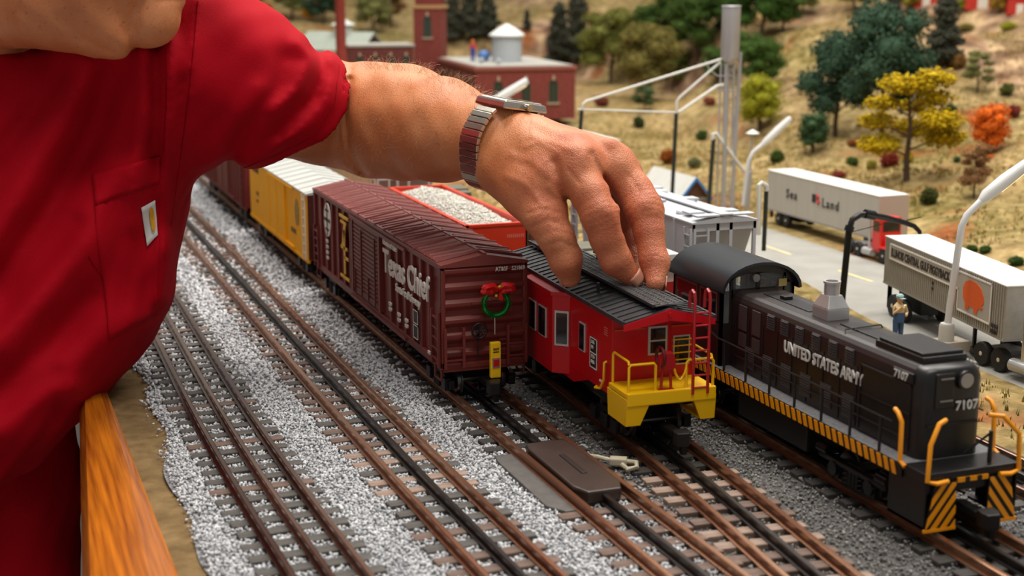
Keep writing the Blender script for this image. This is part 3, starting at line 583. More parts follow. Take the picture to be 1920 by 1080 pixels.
    for s in (-1, 1):
        rb = shared(('cabrib', s), lambda: MB().prism([(s*.75, -.1, ZP-.2), (s*(WD+.25), -.1, ZT+.0), (s*(WD+.25), -.1, ZT+.08), (s*.75, -.1, ZP-.1)], (0, .2, 0)).mesh('roof_rib'), bk)
        for i in range(26): put('roof_rib', rb, None, t, (0, .5+i*.9, 0))
        B(*sorted((s*(WD+.2), s*(WD+.34))), 0, L, ZT-.15, ZT+.1).build('roof_edge', bk, t)
        for y in (7.3, 14.6): B(s*1.75-.08, s*1.75+.08, y-.1, y+.1, ZT+.2, ZT+.95).build('roof_bracket', bk, t)
    # running board: lattice of thin bars
    gm = mat('grating_grey', (112, 112, 112), .4, .3); gr = B(-.98, .98, .2, L-.2, ZP+.12, ZP+.16).build('running_board', mat('running_board_base', (26, 26, 27), .5), t)
    b = MB(); n = 64
    for i in range(n):
        y = .3+i*(L-.9)/(n-1)
        for s in (-1, 1):
            b.add([(-.96, y-s*.36, ZP+.17), (-.96, y-s*.36+.06, ZP+.17), (.96, y+s*.36+.06, ZP+.17), (.96, y+s*.36, ZP+.17), (-.96, y-s*.36, ZP+.24), (-.96, y-s*.36+.06, ZP+.24), (.96, y+s*.36+.06, ZP+.24), (.96, y+s*.36, ZP+.24)], [(0, 3, 2, 1), (4, 5, 6, 7), (0, 1, 5, 4), (1, 2, 6, 5), (2, 3, 7, 6), (3, 0, 4, 7)])
    b.build('grating', gm, gr).__setitem__('kind', 'stuff')
    for x in (-1.0, 1.0): B(x-.06, x+.06, .2, L-.2, ZP+.08, ZP+.26).build('board_edge', bk, gr)
    for y in (9.0, ): MB().tube([(-2.1+.5*math.cos(a), y+3+.9*math.sin(a), ZT+.35) for a in np.linspace(0, 2*math.pi, 14, endpoint=False)], .07, 6, True).build('roof_ring', bk, t)
    st = MB().cyl((1.5, 15.2, ZT), (1.5, 15.2, ZT+1.3), .22, n=10); st.box(1.15, 1.85, 14.85, 15.55, ZT+1.25, ZT+1.4); st.build('smoke_stack', bk, t)
    # end platforms
    for far in (0, 1):
        g = (lambda y: L-y) if far else (lambda y: y)
        def yb(a, c): return sorted((g(a), g(c)))
        pf = B(-WD-.2, WD+.2, *yb(-.5, y0), ZB+.65, ZB+.95).build('platform', ym, t, bevel=.05)
        B(-WD-.2, WD+.2, *yb(-.62, -.35), ZB+.15, ZB+1.0).build('end_beam', ym, pf, bevel=.08)
        for s in (-1, 1):
            MB().prism([(s*(WD+.22), g(-.55), ZB+.6), (s*(WD+.22), g(2.6), ZB+.6), (s*(WD+.22), g(2.4), ZB-1.1), (s*(WD+.22), g(-.2), ZB-1.1)], (-s*.18, 0, 0)).build('step_side', ym, pf, bevel=.03)
            MB().prism([(s*(WD+.22), g(-.6), ZB+.5), (s*(WD-1.4), g(-.6), ZB+.5), (s*(WD-.75), g(-.45), ZB-1.1), (s*(WD+.22), g(-.45), ZB-1.1)], (0, .18 if not far else -.18, 0)).build('step_front', ym, pf, bevel=.03)
            B(*sorted((s*(WD-.8), s*(WD+.1))), *yb(-.2, 2.3), ZB-1.1, ZB-.95).build('step_tread', ym, pf)
            zr = ZB+.8
            xs = (-WD, -1.0) if s < 0 else (1.05, WD+.1)
            MB().tube([(xs[0], g(-.3), zr), (xs[0], g(-.3), zr+1.75), (xs[0]+.12, g(-.3), zr+1.9), (xs[1]-.12, g(-.3), zr+1.9), (xs[1], g(-.3), zr+1.75), (xs[1], g(-.3), zr)], .085, 6).build('railing', ym, t, smooth=True)
            MB().tube([(s*(WD), g(2.2), zr), (s*(WD), g(2.2), zr+2.0), (s*WD, g(2.0), zr+2.15), (s*(WD), g(-.2), zr+2.1), (s*WD, g(-.3), zr+1.9)], .08, 6).build('railing', ym, t, smooth=True)
        sg = -1 if not far else 1
        # brake stand with hand wheel
        bs = B(-.75, .25, *yb(-.35, -.05), ZB+.8, ZB+1.0).build('brake_stand', rbar, t)
        for x in (-.6, .1): MB().cyl((x, g(-.2), ZB+.8), (-.25+(x+.25)*.7, g(-.2), ZB+2.3), .09, n=6).build('stand_leg', rbar, bs)
        MB().prism([(-.75, g(-.4), ZB+2.2), (.3, g(-.4), ZB+2.2), (.3, g(-.4), ZB+2.9), (.1, g(-.4), ZB+3.3), (-.35, g(-.4), ZB+3.35), (-.75, g(-.4), ZB+2.9)], (0, .5 if not far else -.5, 0)).build('gear_case', rbar, bs, bevel=.08)
        MB().tube([(-.62, g(-.15)+.62*math.cos(a), ZB+3.0+.62*math.sin(a)) for a in np.linspace(0, 2*math.pi, 14, endpoint=False)], .1, 6, True).build('hand_wheel', mat('dark_red_metal', (96, 20, 22), .4, .3), bs, smooth=True)
        # ladder with hooked tops
        lx = (1.35, 2.35)
        ld = MB()
        for x in lx:
            yy = [(-.62, ZB+.6), (-.62, ZP+.55), (-.52, ZP+.95), (-.25, ZP+1.08), (.0, ZP+.95), (.1, ZP+.55), (.1, ZP-.1)]
            ld.tube([(x, g(a), z) for a, z in yy], .1, 6)
        ldo = ld.build('ladder', rbar, t, smooth=True)
        for i in range(7): MB().cyl((lx[0], g(-.62), ZB+1.0+i*.78), (lx[1], g(-.62), ZB+1.0+i*.78), .065, n=6).build('rung', rbar, ldo)
        # chain
        MB().tube([(.2+i*.12, g(-.35)+.05*(i % 2), ZB+2.3-.75*(1-((i-3.5)/3.5)**2)) for i in range(8)], .075, 5).build('chain', ym, t)
        # end wall: window, door window with bars, grab rails
        yw = g(y0)
        def panel(nm, x0, x1, z0, z1, d, m, par): 
            return B(x0, x1, *sorted((yw, yw+sg*d)), z0, z1).build(nm, m, par, bevel=.015)
        f = panel('window_frame', -.35, .95, 5.75, 7.6, .08, fr, t); panel('pane', -.2, .8, 5.88, 6.62, .11, gl, f); panel('pane', -.2, .8, 6.72, 7.47, .11, gl, f)
        dr = panel('door', 1.2, 2.6, 3.95, 7.5, .05, rm, t); f = panel('window_frame', 1.35, 2.5, 5.0, 6.9, .1, fr, dr); panel('pane', 1.45, 2.4, 5.1, 6.8, .12, gl, f)
        for z in (5.35, 5.8, 6.25, 6.65): panel('window_bar', 1.3, 2.55, z-.04, z+.04, .2, ym, f)
        for x0, x1 in ((-2.6, -.6), (1.2, 2.5)): panel('grab_iron', x0, x1, 7.5, 7.58, .15, mat('orange_iron', (196, 90, 20), .4), t)
    for y in (4.2, L-4.2): bogie(t, y)
    coupler(t, -.2); coupler(t, L+.2, True)
    return t
cab = caboose()
# ---------------------------------------------------------------- black switch engine
def glass(name):
    m = mat(name, (230, 236, 236), .03); m.node_tree.nodes['Principled BSDF'].inputs['Transmission Weight'].default_value = .9; m.node_tree.nodes['Principled BSDF'].inputs['IOR'].default_value = 1.1; return m
def clip(poly, a, b):                                # keep the part of a 2-D polygon left of a->b
    out = []; f = lambda p: (b[0]-a[0])*(p[1]-a[1])-(b[1]-a[1])*(p[0]-a[0])
    for i in range(len(poly)):
        p, q = poly[i-1], poly[i]; fp, fq = f(p), f(q)
        if (fp >= 0) != (fq >= 0): t = fp/(fp-fq); out.append((p[0]+(q[0]-p[0])*t, p[1]+(q[1]-p[1])*t))
        if fq >= 0: out.append(q)
    return out
def loco():
    bk = mat('loco_black', (26, 24, 24), .34, var=.12, vscale=60, spec=.45); bk2 = mat('loco_brown_black', (36, 27, 26), .40, var=.15, vscale=60); wk = mat('walkway_grey', (104, 104, 106), .7, var=.3, vscale=500, bump=.4, bscale=900)
    og = mat('safety_yellow', (240, 152, 0), .45); gl = mat('dark_pane', (20, 24, 30), .08); lt = mat('loco_letter', (214, 212, 206), .5)
    t = thing('locomotive', 'black army switcher locomotive with long hood, arched cab and yellow safety stripes', 'locomotive', (46.62, 58.2, 0))
    L = 31.5; ZW = 3.95
    B(-2.95, 2.95, 1.0, L-.8, ZW-.35, ZW).build('walkway', wk, t, bevel=.03)
    B(-2.4, 2.4, .6, L-.4, ZW-1.0, ZW-.3).build('underframe', blackm, t)
    B(-2.3, 2.3, 11.2, 19.5, 1.2, ZW-.9).build('fuel_tank', bk, t, bevel=.15)
    # yellow / black hazard edge along the walkway
    for s in (-1, 1):
        x0, x1 = sorted((s*2.93, s*3.0)); B(x0, x1, 1.0, L-.8, ZW-.75, ZW-.02).build('edge_strip', bk, t)
        hz = shared(('hazard', s), lambda: MB().prism([(s*3.0, -.28, ZW-.72), (s*3.0, .06, ZW-.72), (s*3.0, .32, ZW-.06), (s*3.0, -.02, ZW-.06)], (s*.04, 0, 0)).mesh('hazard_stripe'), og)
        for i in range(46): put('hazard_stripe', hz, None, t, (0, 1.7+i*.62, 0))
    # hood: rounded section
    def hood_prof(y, top=8.95, w=1.95, zb=ZW):
        p = [(-w, y, zb), (-w, y, top-.75)]+[(-w+.75*(1-math.cos(a)), y, top-.75+.75*math.sin(a)) for a in np.linspace(.3, 1.4, 4)]
        return p+[(-x, yy, z) for x, yy, z in reversed(p)]
    MB().prism(hood_prof(1.9), (0, 19.6, 0)).build('hood', bk2, t, smooth=False)
    # rounded nose
    b = MB(); sec = []
    for k, (yy, w) in enumerate(((1.95, 1.97), (1.45, 1.93), (1.15, 1.75), (1.02, 1.45))): sec.append(hood_prof(yy, 8.97-.08*k, w, ZW))
    n = len(sec[0]); b.add([p for q in sec for p in q], [(i*n+k, i*n+(k+1) % n, (i+1)*n+(k+1) % n, (i+1)*n+k) for i in range(3) for k in range(n)]+[tuple(range(3*n, 4*n))])
    nose = b.build('nose', bk, t, smooth=True)
    MB().cyl((.62, .8, 8.15), (.62, 1.1, 8.15), .52, n=20).build('headlight_rim', bk, nose, smooth=True); MB().cyl((.62, .76, 8.15), (.62, .9, 8.15), .40, n=20).build('headlight_lens', mat('lamp_glass', (150, 150, 150), .15, .3), nose)
    B(-1.2, -.05, .93, 1.1, 6.7, 8.6).build('nose_door', bk, nose, bevel=.05)
    for z in (8.3, 7.1): B(-.95, -.15, .84, .96, z, z+.06).build('grab_iron', mat('bright_iron', (150, 150, 150), .3, .6), nose)
    B(-1.6, 1.6, .93, 1.05, 5.75, 5.88).build('nose_band', bk, nose)
    text(nose, '7107', .72, (.05, .90, 6.55), NEARFACE, lt, bold=.012, ext=.03)
    # side panels, louvres, doors
    def side(s):
        x = s*1.95
        def pn(nm, y0, y1, z0, z1, d, m, par=None): return B(*sorted((x, x+s*d)), y0, y1, z0, z1).build(nm, m, par or t, bevel=.02)
        pn('radiator_panel', 1.9, 6.4, 4.2, 7.8, .10, bk); pn('panel_rail', 1.9, 6.5, 7.75, 7.9, .16, bk); pn('number_board', 1.75, 3.5, 7.95, 8.5, .16, bk); pn('panel_rail', 1.9, 6.5, 6.2, 6.3, .16, bk); pn('panel_rail', 6.4, 6.55, 4.2, 7.9, .16, bk)
        lm = mat('louvre_grey', (74, 74, 76), .4, .3, var=.2, vscale=200); rv = mat('vent_grey', (66, 62, 62), .45)
        for i, y in enumerate((7.3, 9.0, 10.8, 12.6, 14.3, 15.9)):
            h = .62; v = pn('vent', y, y+.85, 7.5, 8.45, .06, rv)
            for k in range(6): pn('louvre', y+.06, y+.79, 7.56+k*.15, 7.64+k*.15, .13, lm, v)
        for y in (17.6, 19.3): v = pn('vent', y, y+1.0, 6.7, 8.3, .07, rv)
        for y in (17.6, 19.3): v = pn('vent', y, y+.95, 5.6, 6.5, .07, rv)
        for i, y in enumerate((7.1, 9.4, 11.6, 13.8, 16.0, 18.2)):
            v = pn('vent', y, y+1.15, 4.4, 5.75, .06, rv)
            for k in range(8): pn('louvre', y+.06, y+1.09, 4.48+k*.155, 4.54+k*.155, .10, lm, v)
        for i in range(9): pn('door_seam', 6.9+i*1.72, 6.96+i*1.72, 4.1, 7.6, .05, bk)
        for zc in (8.95,): MB().cyl((x+s*.12, 2, 4.9), (x+s*.12, 20.5, 4.9), .05, n=6).build('pipe', bk, t)
    side(-1); side(1)
    text(t, 'UNITED STATES ARMY', .98, (-2.07, 14.55, 6.62), LEFTFACE, lt, sx=.83, bold=.02, ext=.04, spacing=1.02)
    text(t, '7107', .62, (-2.12, 3.35, 8.0), LEFTFACE, lt, bold=.015, ext=.03, sx=1.0); text(t, '7107', .62, (2.1, 2.0, 8.28), Matrix(((0, 0, 1), (1, 0, 0), (0, 1, 0))), lt, ext=.03)
    # hood top
    b = MB(); b.box(-1.4, 1.4, 1.9, 6.2, 8.8, 9.28); b.build('fan_base', bk, t, bevel=.06); B(-1.3, 1.3, 2.1, 6.0, 9.28, 9.46).build('fan_grille', bk, t, bevel=.04)
    st = MB(); st.prism([(-.75, 12.0, 8.8), (.75, 12.0, 8.8), (.75, 13.7, 8.8), (-.75, 13.7, 8.8)], (0, 0, .8)); st.add([(-.75, 12.0, 9.6), (.75, 12.0, 9.6), (.75, 13.7, 9.6), (-.75, 13.7, 9.6), (-.45, 12.4, 10.35), (.45, 12.4, 10.35), (.45, 13.3, 10.35), (-.45, 13.3, 10.35)], [(4, 5, 6, 7), (0, 1, 5, 4), (1, 2, 6, 5), (2, 3, 7, 6), (3, 0, 4, 7), (0, 3, 2, 1)])
    sv = mat('stack_silver', (186, 184, 184), .38, .55, var=.06); sk = st.build('exhaust_stack', sv, t, bevel=.05); MB().lathe([(.46, 10.3), (.46, 11.0), (.52, 11.02), (.52, 11.15), (.38, 11.15), (.38, 10.7)], (0, 12.85, 0), 18).build('stack_pipe', sv, sk, smooth=True)
    B(-.55, .55, 7.0, 11.0, 8.88, 9.02).build('hatch_strip', bk, t, bevel=.03); B(-.55, .55, 14.4, 19.8, 8.88, 9.0).build('hatch_strip', bk, t, bevel=.03); B(-.3, .3, 17.6, 18.2, 9.0, 9.2).build('hatch', bk, t, bevel=.04)
    MB().tube([(-1.5, 9.0, 8.8), (-1.3, 9.3, 9.1), (1.3, 9.6, 9.1), (1.5, 9.6, 8.8)], .04, 6).build('grab_iron', bk, t)
    # cab with arched roof
    cy0, cy1 = 21.4, 28.2
    def arch(w, zb, zt, n=9): return [(-w, zb)]+[(-w*math.cos(math.pi*i/(n-1)), zb+(zt-zb)*math.sin(math.pi*i/(n-1))) for i in range(1, n-1)]+[(w, zb)]
    def cabwall(y):
        m_ = MB(); ar = arch(2.72, 9.05, 10.4); poly = [(-2.72, ZW), *ar, (2.72, ZW)]
        return poly
    # front wall with window openings built from bars
    for y in (cy0, cy1-.2):
        b = MB(); b.box(-2.72, 2.72, y, y+.2, ZW, 7.3) if y != cy0 else b.box(-1.95, 1.95, y, y+.2, ZW, 9.0)
        if y == cy0: b.box(-2.72, -1.95, y, y+.2, ZW, 6.8); b.box(1.95, 2.72, y, y+.2, ZW, 6.8)
        zw = 7.3 if y != cy0 else 9.0
        for x0, x1 in ((-2.72, -2.5), (-2.05, -1.85), (-.14, .14), (1.85, 2.05), (2.5, 2.72)): b.box(x0, x1, y, y+.2, 6.8, 9.2 if abs(x0) > 2.3 else 9.9)
        o_, i_ = arch(2.72, 9.0, 10.62, 15), arch(2.5, 8.95, 10.05, 15)
        for k in range(14): b.prism([(o_[k][0], y, o_[k][1]), (o_[k+1][0], y, o_[k+1][1]), (i_[k+1][0], y, i_[k+1][1]), (i_[k][0], y, i_[k][1])], (0, .2, 0))
        w_ = b.build('cab_wall', bk2, t)
        cg = glass('cab_glass')
        for x0, x1 in ((-2.5, -2.05), (-1.85, -.14), (.14, 1.85), (2.05, 2.5)): B(x0, x1, y+.08, y+.11, zw if abs(x0+x1) < 3 else 6.8, 9.95 if abs(x0+x1) < 3 else 9.2).build('pane', cg, w_)
    for s in (-1, 1):
        b = MB(); x0, x1 = sorted((s*2.72, s*2.52)); b.box(x0, x1, cy0, cy1, ZW, 6.9); b.box(x0, x1, cy0, cy1, 8.8, 9.15)
        for y0_, y1_ in ((cy0, cy0+.5), (cy0+2.9, cy0+3.3), (cy1-.5, cy1)): b.box(x0, x1, y0_, y1_, 6.8, 8.9)
        w_ = b.build('cab_side', bk2, t)
        for y0_, y1_ in ((cy0+.5, cy0+2.9), (cy0+3.3, cy1-.5)): f = B(*sorted((s*2.74, s*2.66)), y0_, y1_, 6.9, 8.8).build('window_frame', mat('loco_frame_grey', (110, 108, 106), .4, .3), w_); B(*sorted((s*2.76, s*2.64)), y0_+.15, y1_-.15, 7.05, 8.65).build('pane', gl, f)
    b = MB(); o_ = arch(2.95, 8.95, 10.80, 15); i_ = arch(2.75, 8.9, 10.62, 15); b.prism([(x, cy0-.55, z) for x, z in o_]+[(x, cy0-.55, z) for x, z in reversed(i_)], (0, cy1-cy0+.9, 0)); b.build('cab_roof', mat('cab_roof_black', (44, 47, 52), .28, .45, var=.1, vscale=40), t, smooth=True)
    MB().cyl((-.4, cy0-.45, 9.75), (-.4, cy0-.1, 9.75), .26, n=12).build('cab_lamp', mat('lamp_grey', (120, 120, 118), .3, .5), t, smooth=True)
    B(1.5, 2.1, cy0-.06, cy0, 9.0, 9.5).build('builder_plate', mat('plate_tan', (190, 170, 100), .5), t)
    # end platform behind the nose, and pilot with hazard stripes
    for far in (0, 1):
        g = (lambda y: L-y) if far else (lambda y: y)
        def yb(a, c): return sorted((g(a), g(c)))
        pf = B(-2.9, 2.9, *yb(-.9, 1.0), ZW-.45, ZW).build('end_platform', bk, t, bevel=.05)
        B(-2.7, 2.7, *yb(-.8, .2), ZW-1.15, ZW-.42).build('end_beam', bk, pf, bevel=.06)
        sg = -1 if not far else 1
        for s in (-1, 1):
            yy = g(-1.0); pl = MB().prism([(s*1.05, yy, ZW-.55), (s*2.35, yy, ZW-.55), (s*2.85, yy, .85), (s*.95, yy, .85)], (0, -.14*sg, 0)).build('pilot_plate', bk, pf)
            trap = [(.97, .87), (2.83, .87), (2.34, ZW-.57), (1.07, ZW-.57)]
            for k in range(7):
                c = -.2+k*.62; st_ = [(c+1.2-.17, -.5), (c+1.2+.17, -.5), (c+.17-2.4, 4.2), (c-.17-2.4, 4.2)]; pg_ = st_
                for e in range(4): pg_ = clip(pg_, trap[e], trap[(e+1) % 4]) if len(pg_) > 2 else []
                if len(pg_) > 2: MB().prism([(s*x, yy+sg*.03, z) for x, z in pg_], (0, -.04*sg, 0)).build('hazard_stripe', og, pl)
            B(*sorted((s*.95, s*2.9)), *sorted((yy+sg*.05, yy-sg*.1)), .82, .98).build('pilot_edge', og, pl)
            B(*sorted((s*2.3, s*2.88)), *yb(-.9, 2.2), .95, 1.1).build('step', bk, pf); B(*sorted((s*2.78, s*2.88)), *yb(-.9, 2.2), .95, ZW-.4).build('step_side', bk, pf)
            # yellow handrails: corner post rail and the platform rail
            MB().tube([(s*2.9, g(2.0), ZW+2.7), (s*2.95, g(1.65), ZW+2.6), (s*2.95, g(1.3), ZW+2.2), (s*2.95, g(1.25), ZW+.1), (s*2.95, g(.8), ZW-.1)], .13, 8).build('handrail', og, t, smooth=True)
            MB().tube([(s*1.35, g(-.2), ZW+2.55), (s*2.0, g(-.55), ZW+2.5), (s*2.75, g(-.95), ZW+1.6), (s*2.85, g(-1.0), ZW-.35), (s*2.3, g(-1.05), ZW-.5), (s*1.6, g(-1.05), ZW-.45)], .13, 8).build('handrail', og, t, smooth=True)
        B(-.95, .95, *sorted((g(-1.0), g(-.9))), ZW-.62, ZW-.38).build('stripe_board', og, pf)
        for x in (-.5, .25): B(x, x+.28, *sorted((g(-1.03), g(-.95))), ZW-.62, ZW-.38).build('stripe_black', bk, pf)
        MB().cyl((1.5, g(-.3), ZW), (1.5, g(-.3), ZW+1.7), .12, n=8).build('lamp_post', bk, pf) ; MB().cyl((1.5, g(-.3), ZW+1.6), (.6, g(.6), ZW+.3), .07, n=6).build('brace', bk, pf)
    # railing along both walkways
    for s in (-1, 1):
        rl = MB().tube([(s*2.9, y, ZW+1.95) for y in np.linspace(2.2, 21.3, 9)]+[(s*2.9, 23.5, ZW+2.4)], .055, 6).build('railing', mat('railing_dark', (46, 44, 43), .3, .4), t, smooth=True)
        for y in (3.2, 6.0, 8.9, 11.8, 14.7, 17.6, 20.4): MB().cyl((s*2.9, y, ZW-.8), (s*2.9, y, ZW+1.98), .085, n=8).build('stanchion', bk, rl)
    gb = mat('gloss_black', (34, 34, 35), .18, .6)
    for y in (6.0, L-6.0):
        f = bogie(t, y)
        for s in (-1, 1):
            B(*sorted((s*2.2, s*2.7)), -3.3, 3.3, 1.75, 2.05).build('equaliser_bar', gb, f, bevel=.06)
            for dy in (-2.9, 2.9): MB().cyl((s*2.55, dy-.5, 2.3), (s*2.55, dy+.5, 2.3), .32, n=12).build('brake_cylinder', gb, f, smooth=True)
            for dy in (-1.75, 1.75): MB().cyl((s*2.5, dy, 1.45), (s*2.78, dy, 1.45), .42, n=14).build('journal_box', gb, f, smooth=True)
            for dy in (-.7, .7): MB().tube([(s*2.5+.22*math.cos(a), dy+.22*math.sin(a), .8+a*.045) for a in np.linspace(0, 25, 40)], .05, 5).build('spring', gb, f, smooth=True)
            MB().tube([(s*2.6, -3.2, 1.0), (s*2.62, -1, .75), (s*2.62, 1, .75), (s*2.6, 3.2, 1.0)], .07, 6).build('brake_rod', gb, f, smooth=True)
    coupler(t, -.5); coupler(t, L+.5, True)
    return t
loco()

# ---------------------------------------------------------------- orange hopper with gravel, other cars
def gondola():
    om = mat('hopper_orange', (214, 52, 14), .42, var=.06, vscale=40); WD = 2.75; L = 24; ZT = 8.4
    t = thing('open_hopper', 'orange open hopper car heaped with pale gravel behind the caboose', 'freight car', (40.1, 112.0, 0))
    for s in (-1, 1):
        B(*sorted((s*WD, s*(WD-.15))), 0, L, 2.9, ZT).build('side', om, t); B(*sorted((s*(WD+.14), s*(WD-.25))), -.1, L+.1, ZT-.15, ZT+.12).build('rim', om, t, bevel=.04)
        rb = shared(('gonrib', s), lambda: B(*sorted((s*WD, s*(WD+.18))), -.12, .12, 2.9, ZT-.1).mesh('side_rib'), om)
        for i in range(10): put('side_rib', rb, None, t, (0, .8+i*2.49, 0))
    for y in (0, L-.15): B(-WD, WD, y, y+.15, 2.9, ZT).build('end', om, t); B(-WD-.1, WD+.1, y-.1, y+.25, ZT-.15, ZT+.12).build('rim', om, t, bevel=.04)
    text(t, 'FINEX LINES', .5, (.2, -.13, 7.5), NEARFACE, mat('pale_red', (226, 120, 110), .5)) if False else None
    for i in range(9): B(.9+i*.18, 1.0+i*.18, -.03, .0, 7.2, 7.5).build('stencil_bar', MATS['pale_red'], t)
    B(-1.8, 1.8, 2, L-2, 1.8, 3).build('underframe', blackm, t)
    me = grid_mesh('gravel_load', np.linspace(-WD+.1, WD-.1, 24), np.linspace(.1, L-.1, 80), lambda x, y: 7.6+1.35*np.clip(1-(x/WD)**2, 0, 1)*np.clip(1-((y-L/2)/(L/2))**4, 0, 1)**.7+(fbm(x, y, .8, 2)-.5)*.45)
    put('gravel_load', me, mat('gravel_bed', (150, 148, 140), .95, var=1, vscale=500, col2=(225, 222, 212), bump=.9, bscale=600, bdist=.002), t)
    P = scatter(-WD+.15, WD-.15, .2, L-.2, .19); x, y = P[:, 0], P[:, 1]; k = np.abs(x) < WD-.1; P = P[k]; x, y = P[:, 0], P[:, 1]
    z = 7.62+1.35*np.clip(1-(x/WD)**2, 0, 1)*np.clip(1-((y-L/2)/(L/2))**4, 0, 1)**.7+(fbm(x, y, .8, 2)-.5)*.45
    o = stones('gravel', 'gravel', np.stack([x, y, z], 1), RNG.uniform(.08, .15, len(x)), mat('gravel_stone', (150, 148, 140), .9, var=1, vscale=300, col2=(236, 233, 224))); o.parent = t
    for k in ('label', 'category'): del o[k]
    for y in (4.2, L-4.2): bogie(t, y)
    coupler(t, 0); coupler(t, L, True)
gondola()
def grey_hopper(label, loc, L, colr, ZT=9.5, detail=True):
    m = mat('hopper_grey_%d' % colr[0], colr, .5, var=.05, vscale=40); WD = 2.9
    t = thing('covered_hopper', label, 'freight car', loc)
    B(-WD, WD, 3.0, L-3.0, 3.6, ZT).build('body', m, t)
    for s in (-1, 1):
        rb = shared((label, s), lambda: B(*sorted((s*WD, s*(WD+.16))), -.12, .12, 3.4, ZT-.1).mesh('side_rib'), m)
        for i in range(8): put('side_rib', rb, None, t, (0, 3.2+i*(L-6.4)/7, 0))
        B(*sorted((s*(WD-.15), s*(WD+.1))), 0, L, 3.3, 3.75).build('side_sill', m, t)
    for y, s in ((3.0, -1), (L-3.0, 1)):             # sloped end sheets and end posts
        MB().prism([(-WD, y, ZT), (-WD, y+s*2.6, ZT-.2), (-WD, y, 4.5)], (2*WD, 0, 0)).build('slope_sheet', m, t)
        e = y+s*2.85
        B(-WD, WD, min(e, e-s*.3), max(e, e-s*.3), 3.3, 3.8).build('end_sill', m, t); B(-WD, WD, min(e, e-s*.25), max(e, e-s*.25), ZT-.75, ZT).build('end_plate', m, t)
        for x in (-WD+.12, -.6, .6, WD-.12): B(x-.14, x+.14, min(e, e-s*.25), max(e, e-s*.25), 3.5, ZT).build('end_post', m, t)
        ladder(t, 'ladder', m, (-WD+.75, e+s*.12, 3.4), (1, 0, 0), 6, .95, w=1.2); ladder(t, 'ladder', m, (-WD-.1, y+s*2.2, 3.4), (0, 1, 0), 6, .95, w=1.2)
    MB().prism([(-WD-.1, -.05, ZT-.12), (-WD-.1, -.05, ZT), (0, -.05, ZT+.45), (WD+.1, -.05, ZT), (WD+.1, -.05, ZT-.12)], (0, L+.1, 0)).build('roof', m, t)
    if detail:
        B(-.55, .55, -.2, L+.2, ZT+.5, ZT+.62).build('running_board', m, t)
        for s in (-1, 1):
            B(*sorted((s*.55, s*2.6)), -.1, .9, ZT+.42, ZT+.55).build('roof_walk', m, t)
            for i in range(4): MB().lathe([(.75, 0), (.78, .1), (.7, .25), (.2, .3)], (s*1.6, 4+i*(L-8)/3, ZT+.12), 14).build('hatch', m, t, smooth=True)
            for i in range(3): B(*sorted((s*.85, s*2.3)), 2.0+i*7, 3.2+i*7, ZT+.35, ZT+.5).build('hatch_cover', m, t)
    for y in (L*.25, L*.5, L*.75): MB().add([(-2, y-2, 3.6), (2, y-2, 3.6), (2, y+2, 3.6), (-2, y+2, 3.6), (-.8, y-.6, 1.9), (.8, y-.6, 1.9), (.8, y+.6, 1.9), (-.8, y+.6, 1.9)], [(0, 1, 2, 3), (7, 6, 5, 4), (0, 4, 5, 1), (1, 5, 6, 2), (2, 6, 7, 3), (3, 7, 4, 0)]).build('hopper_chute', m, t)
    for y in (3.4, L-3.4): bogie(t, y)
    coupler(t, 0); coupler(t, L, True)
grey_hopper('light grey covered hopper with roof hatches beside the road', (55.35, 100.0, 0), 25, (186, 190, 196), 9.7)
grey_hopper('pale grey covered hopper partly behind the yellow boxcar', (40.1, 140.5, 0), 30, (196, 196, 194), 9.3, False)
# white work caboose behind the locomotive
def white_car():
    wm = mat('white_body', (214, 212, 206), .45); br = mat('brown_trim', (92, 78, 66), .5); rd = mat('stripe_red', (170, 18, 24), .4); L = 5.5; WD = 2.2; ZB = 3.0; ZT = 8.0
    t = thing('work_caboose', 'white work car with brown corner posts and red stripe behind the locomotive', 'rail car', (46.6, 93.2, 0))
    B(-WD, WD, .3, L, ZB, ZT).build('body', wm, t)
    for x in (-WD, WD): B(x-.12, x+.12, .18, .42, ZB, ZT).build('corner_post', br, t)
    MB().prism([(-WD-.25, -.1, ZT), (-WD-.25, -.1, ZT+.25), (-1, -.1, ZT+.75), (1, -.1, ZT+.75), (WD+.25, -.1, ZT+.25), (WD+.25, -.1, ZT)], (0, L+.2, 0)).build('roof', wm, t)
    B(-WD-.3, WD+.3, -.2, -.05, ZT-.1, ZT+.3).build('roof_fascia', br, t); text(t, '70187', .36, (.9, -.23, ZT-.0), NEARFACE, whitep, bold=.02)
    B(-WD-.02, WD+.02, .24, L, 5.5, 6.6).build('stripe', rd, t); B(.0, .5, .2, .3, 4.2, 5.5).build('stripe_bar', rd, t)
    B(-1.2, .2, .22, .3, 3.6, 7.2).build('door', wm, t); B(-WD-.2, WD+.2, -1.2, L+.4, ZB-.6, ZB).build('underframe', blackm, t)
    MB().tube([(1.2, .05, 6.2), (1.7, .0, 7.1), (1.2, .05, 7.4)], .05, 6).build('handrail', br, t)
    bogie(t, 2.75)
    coupler(t, 0)
white_car()
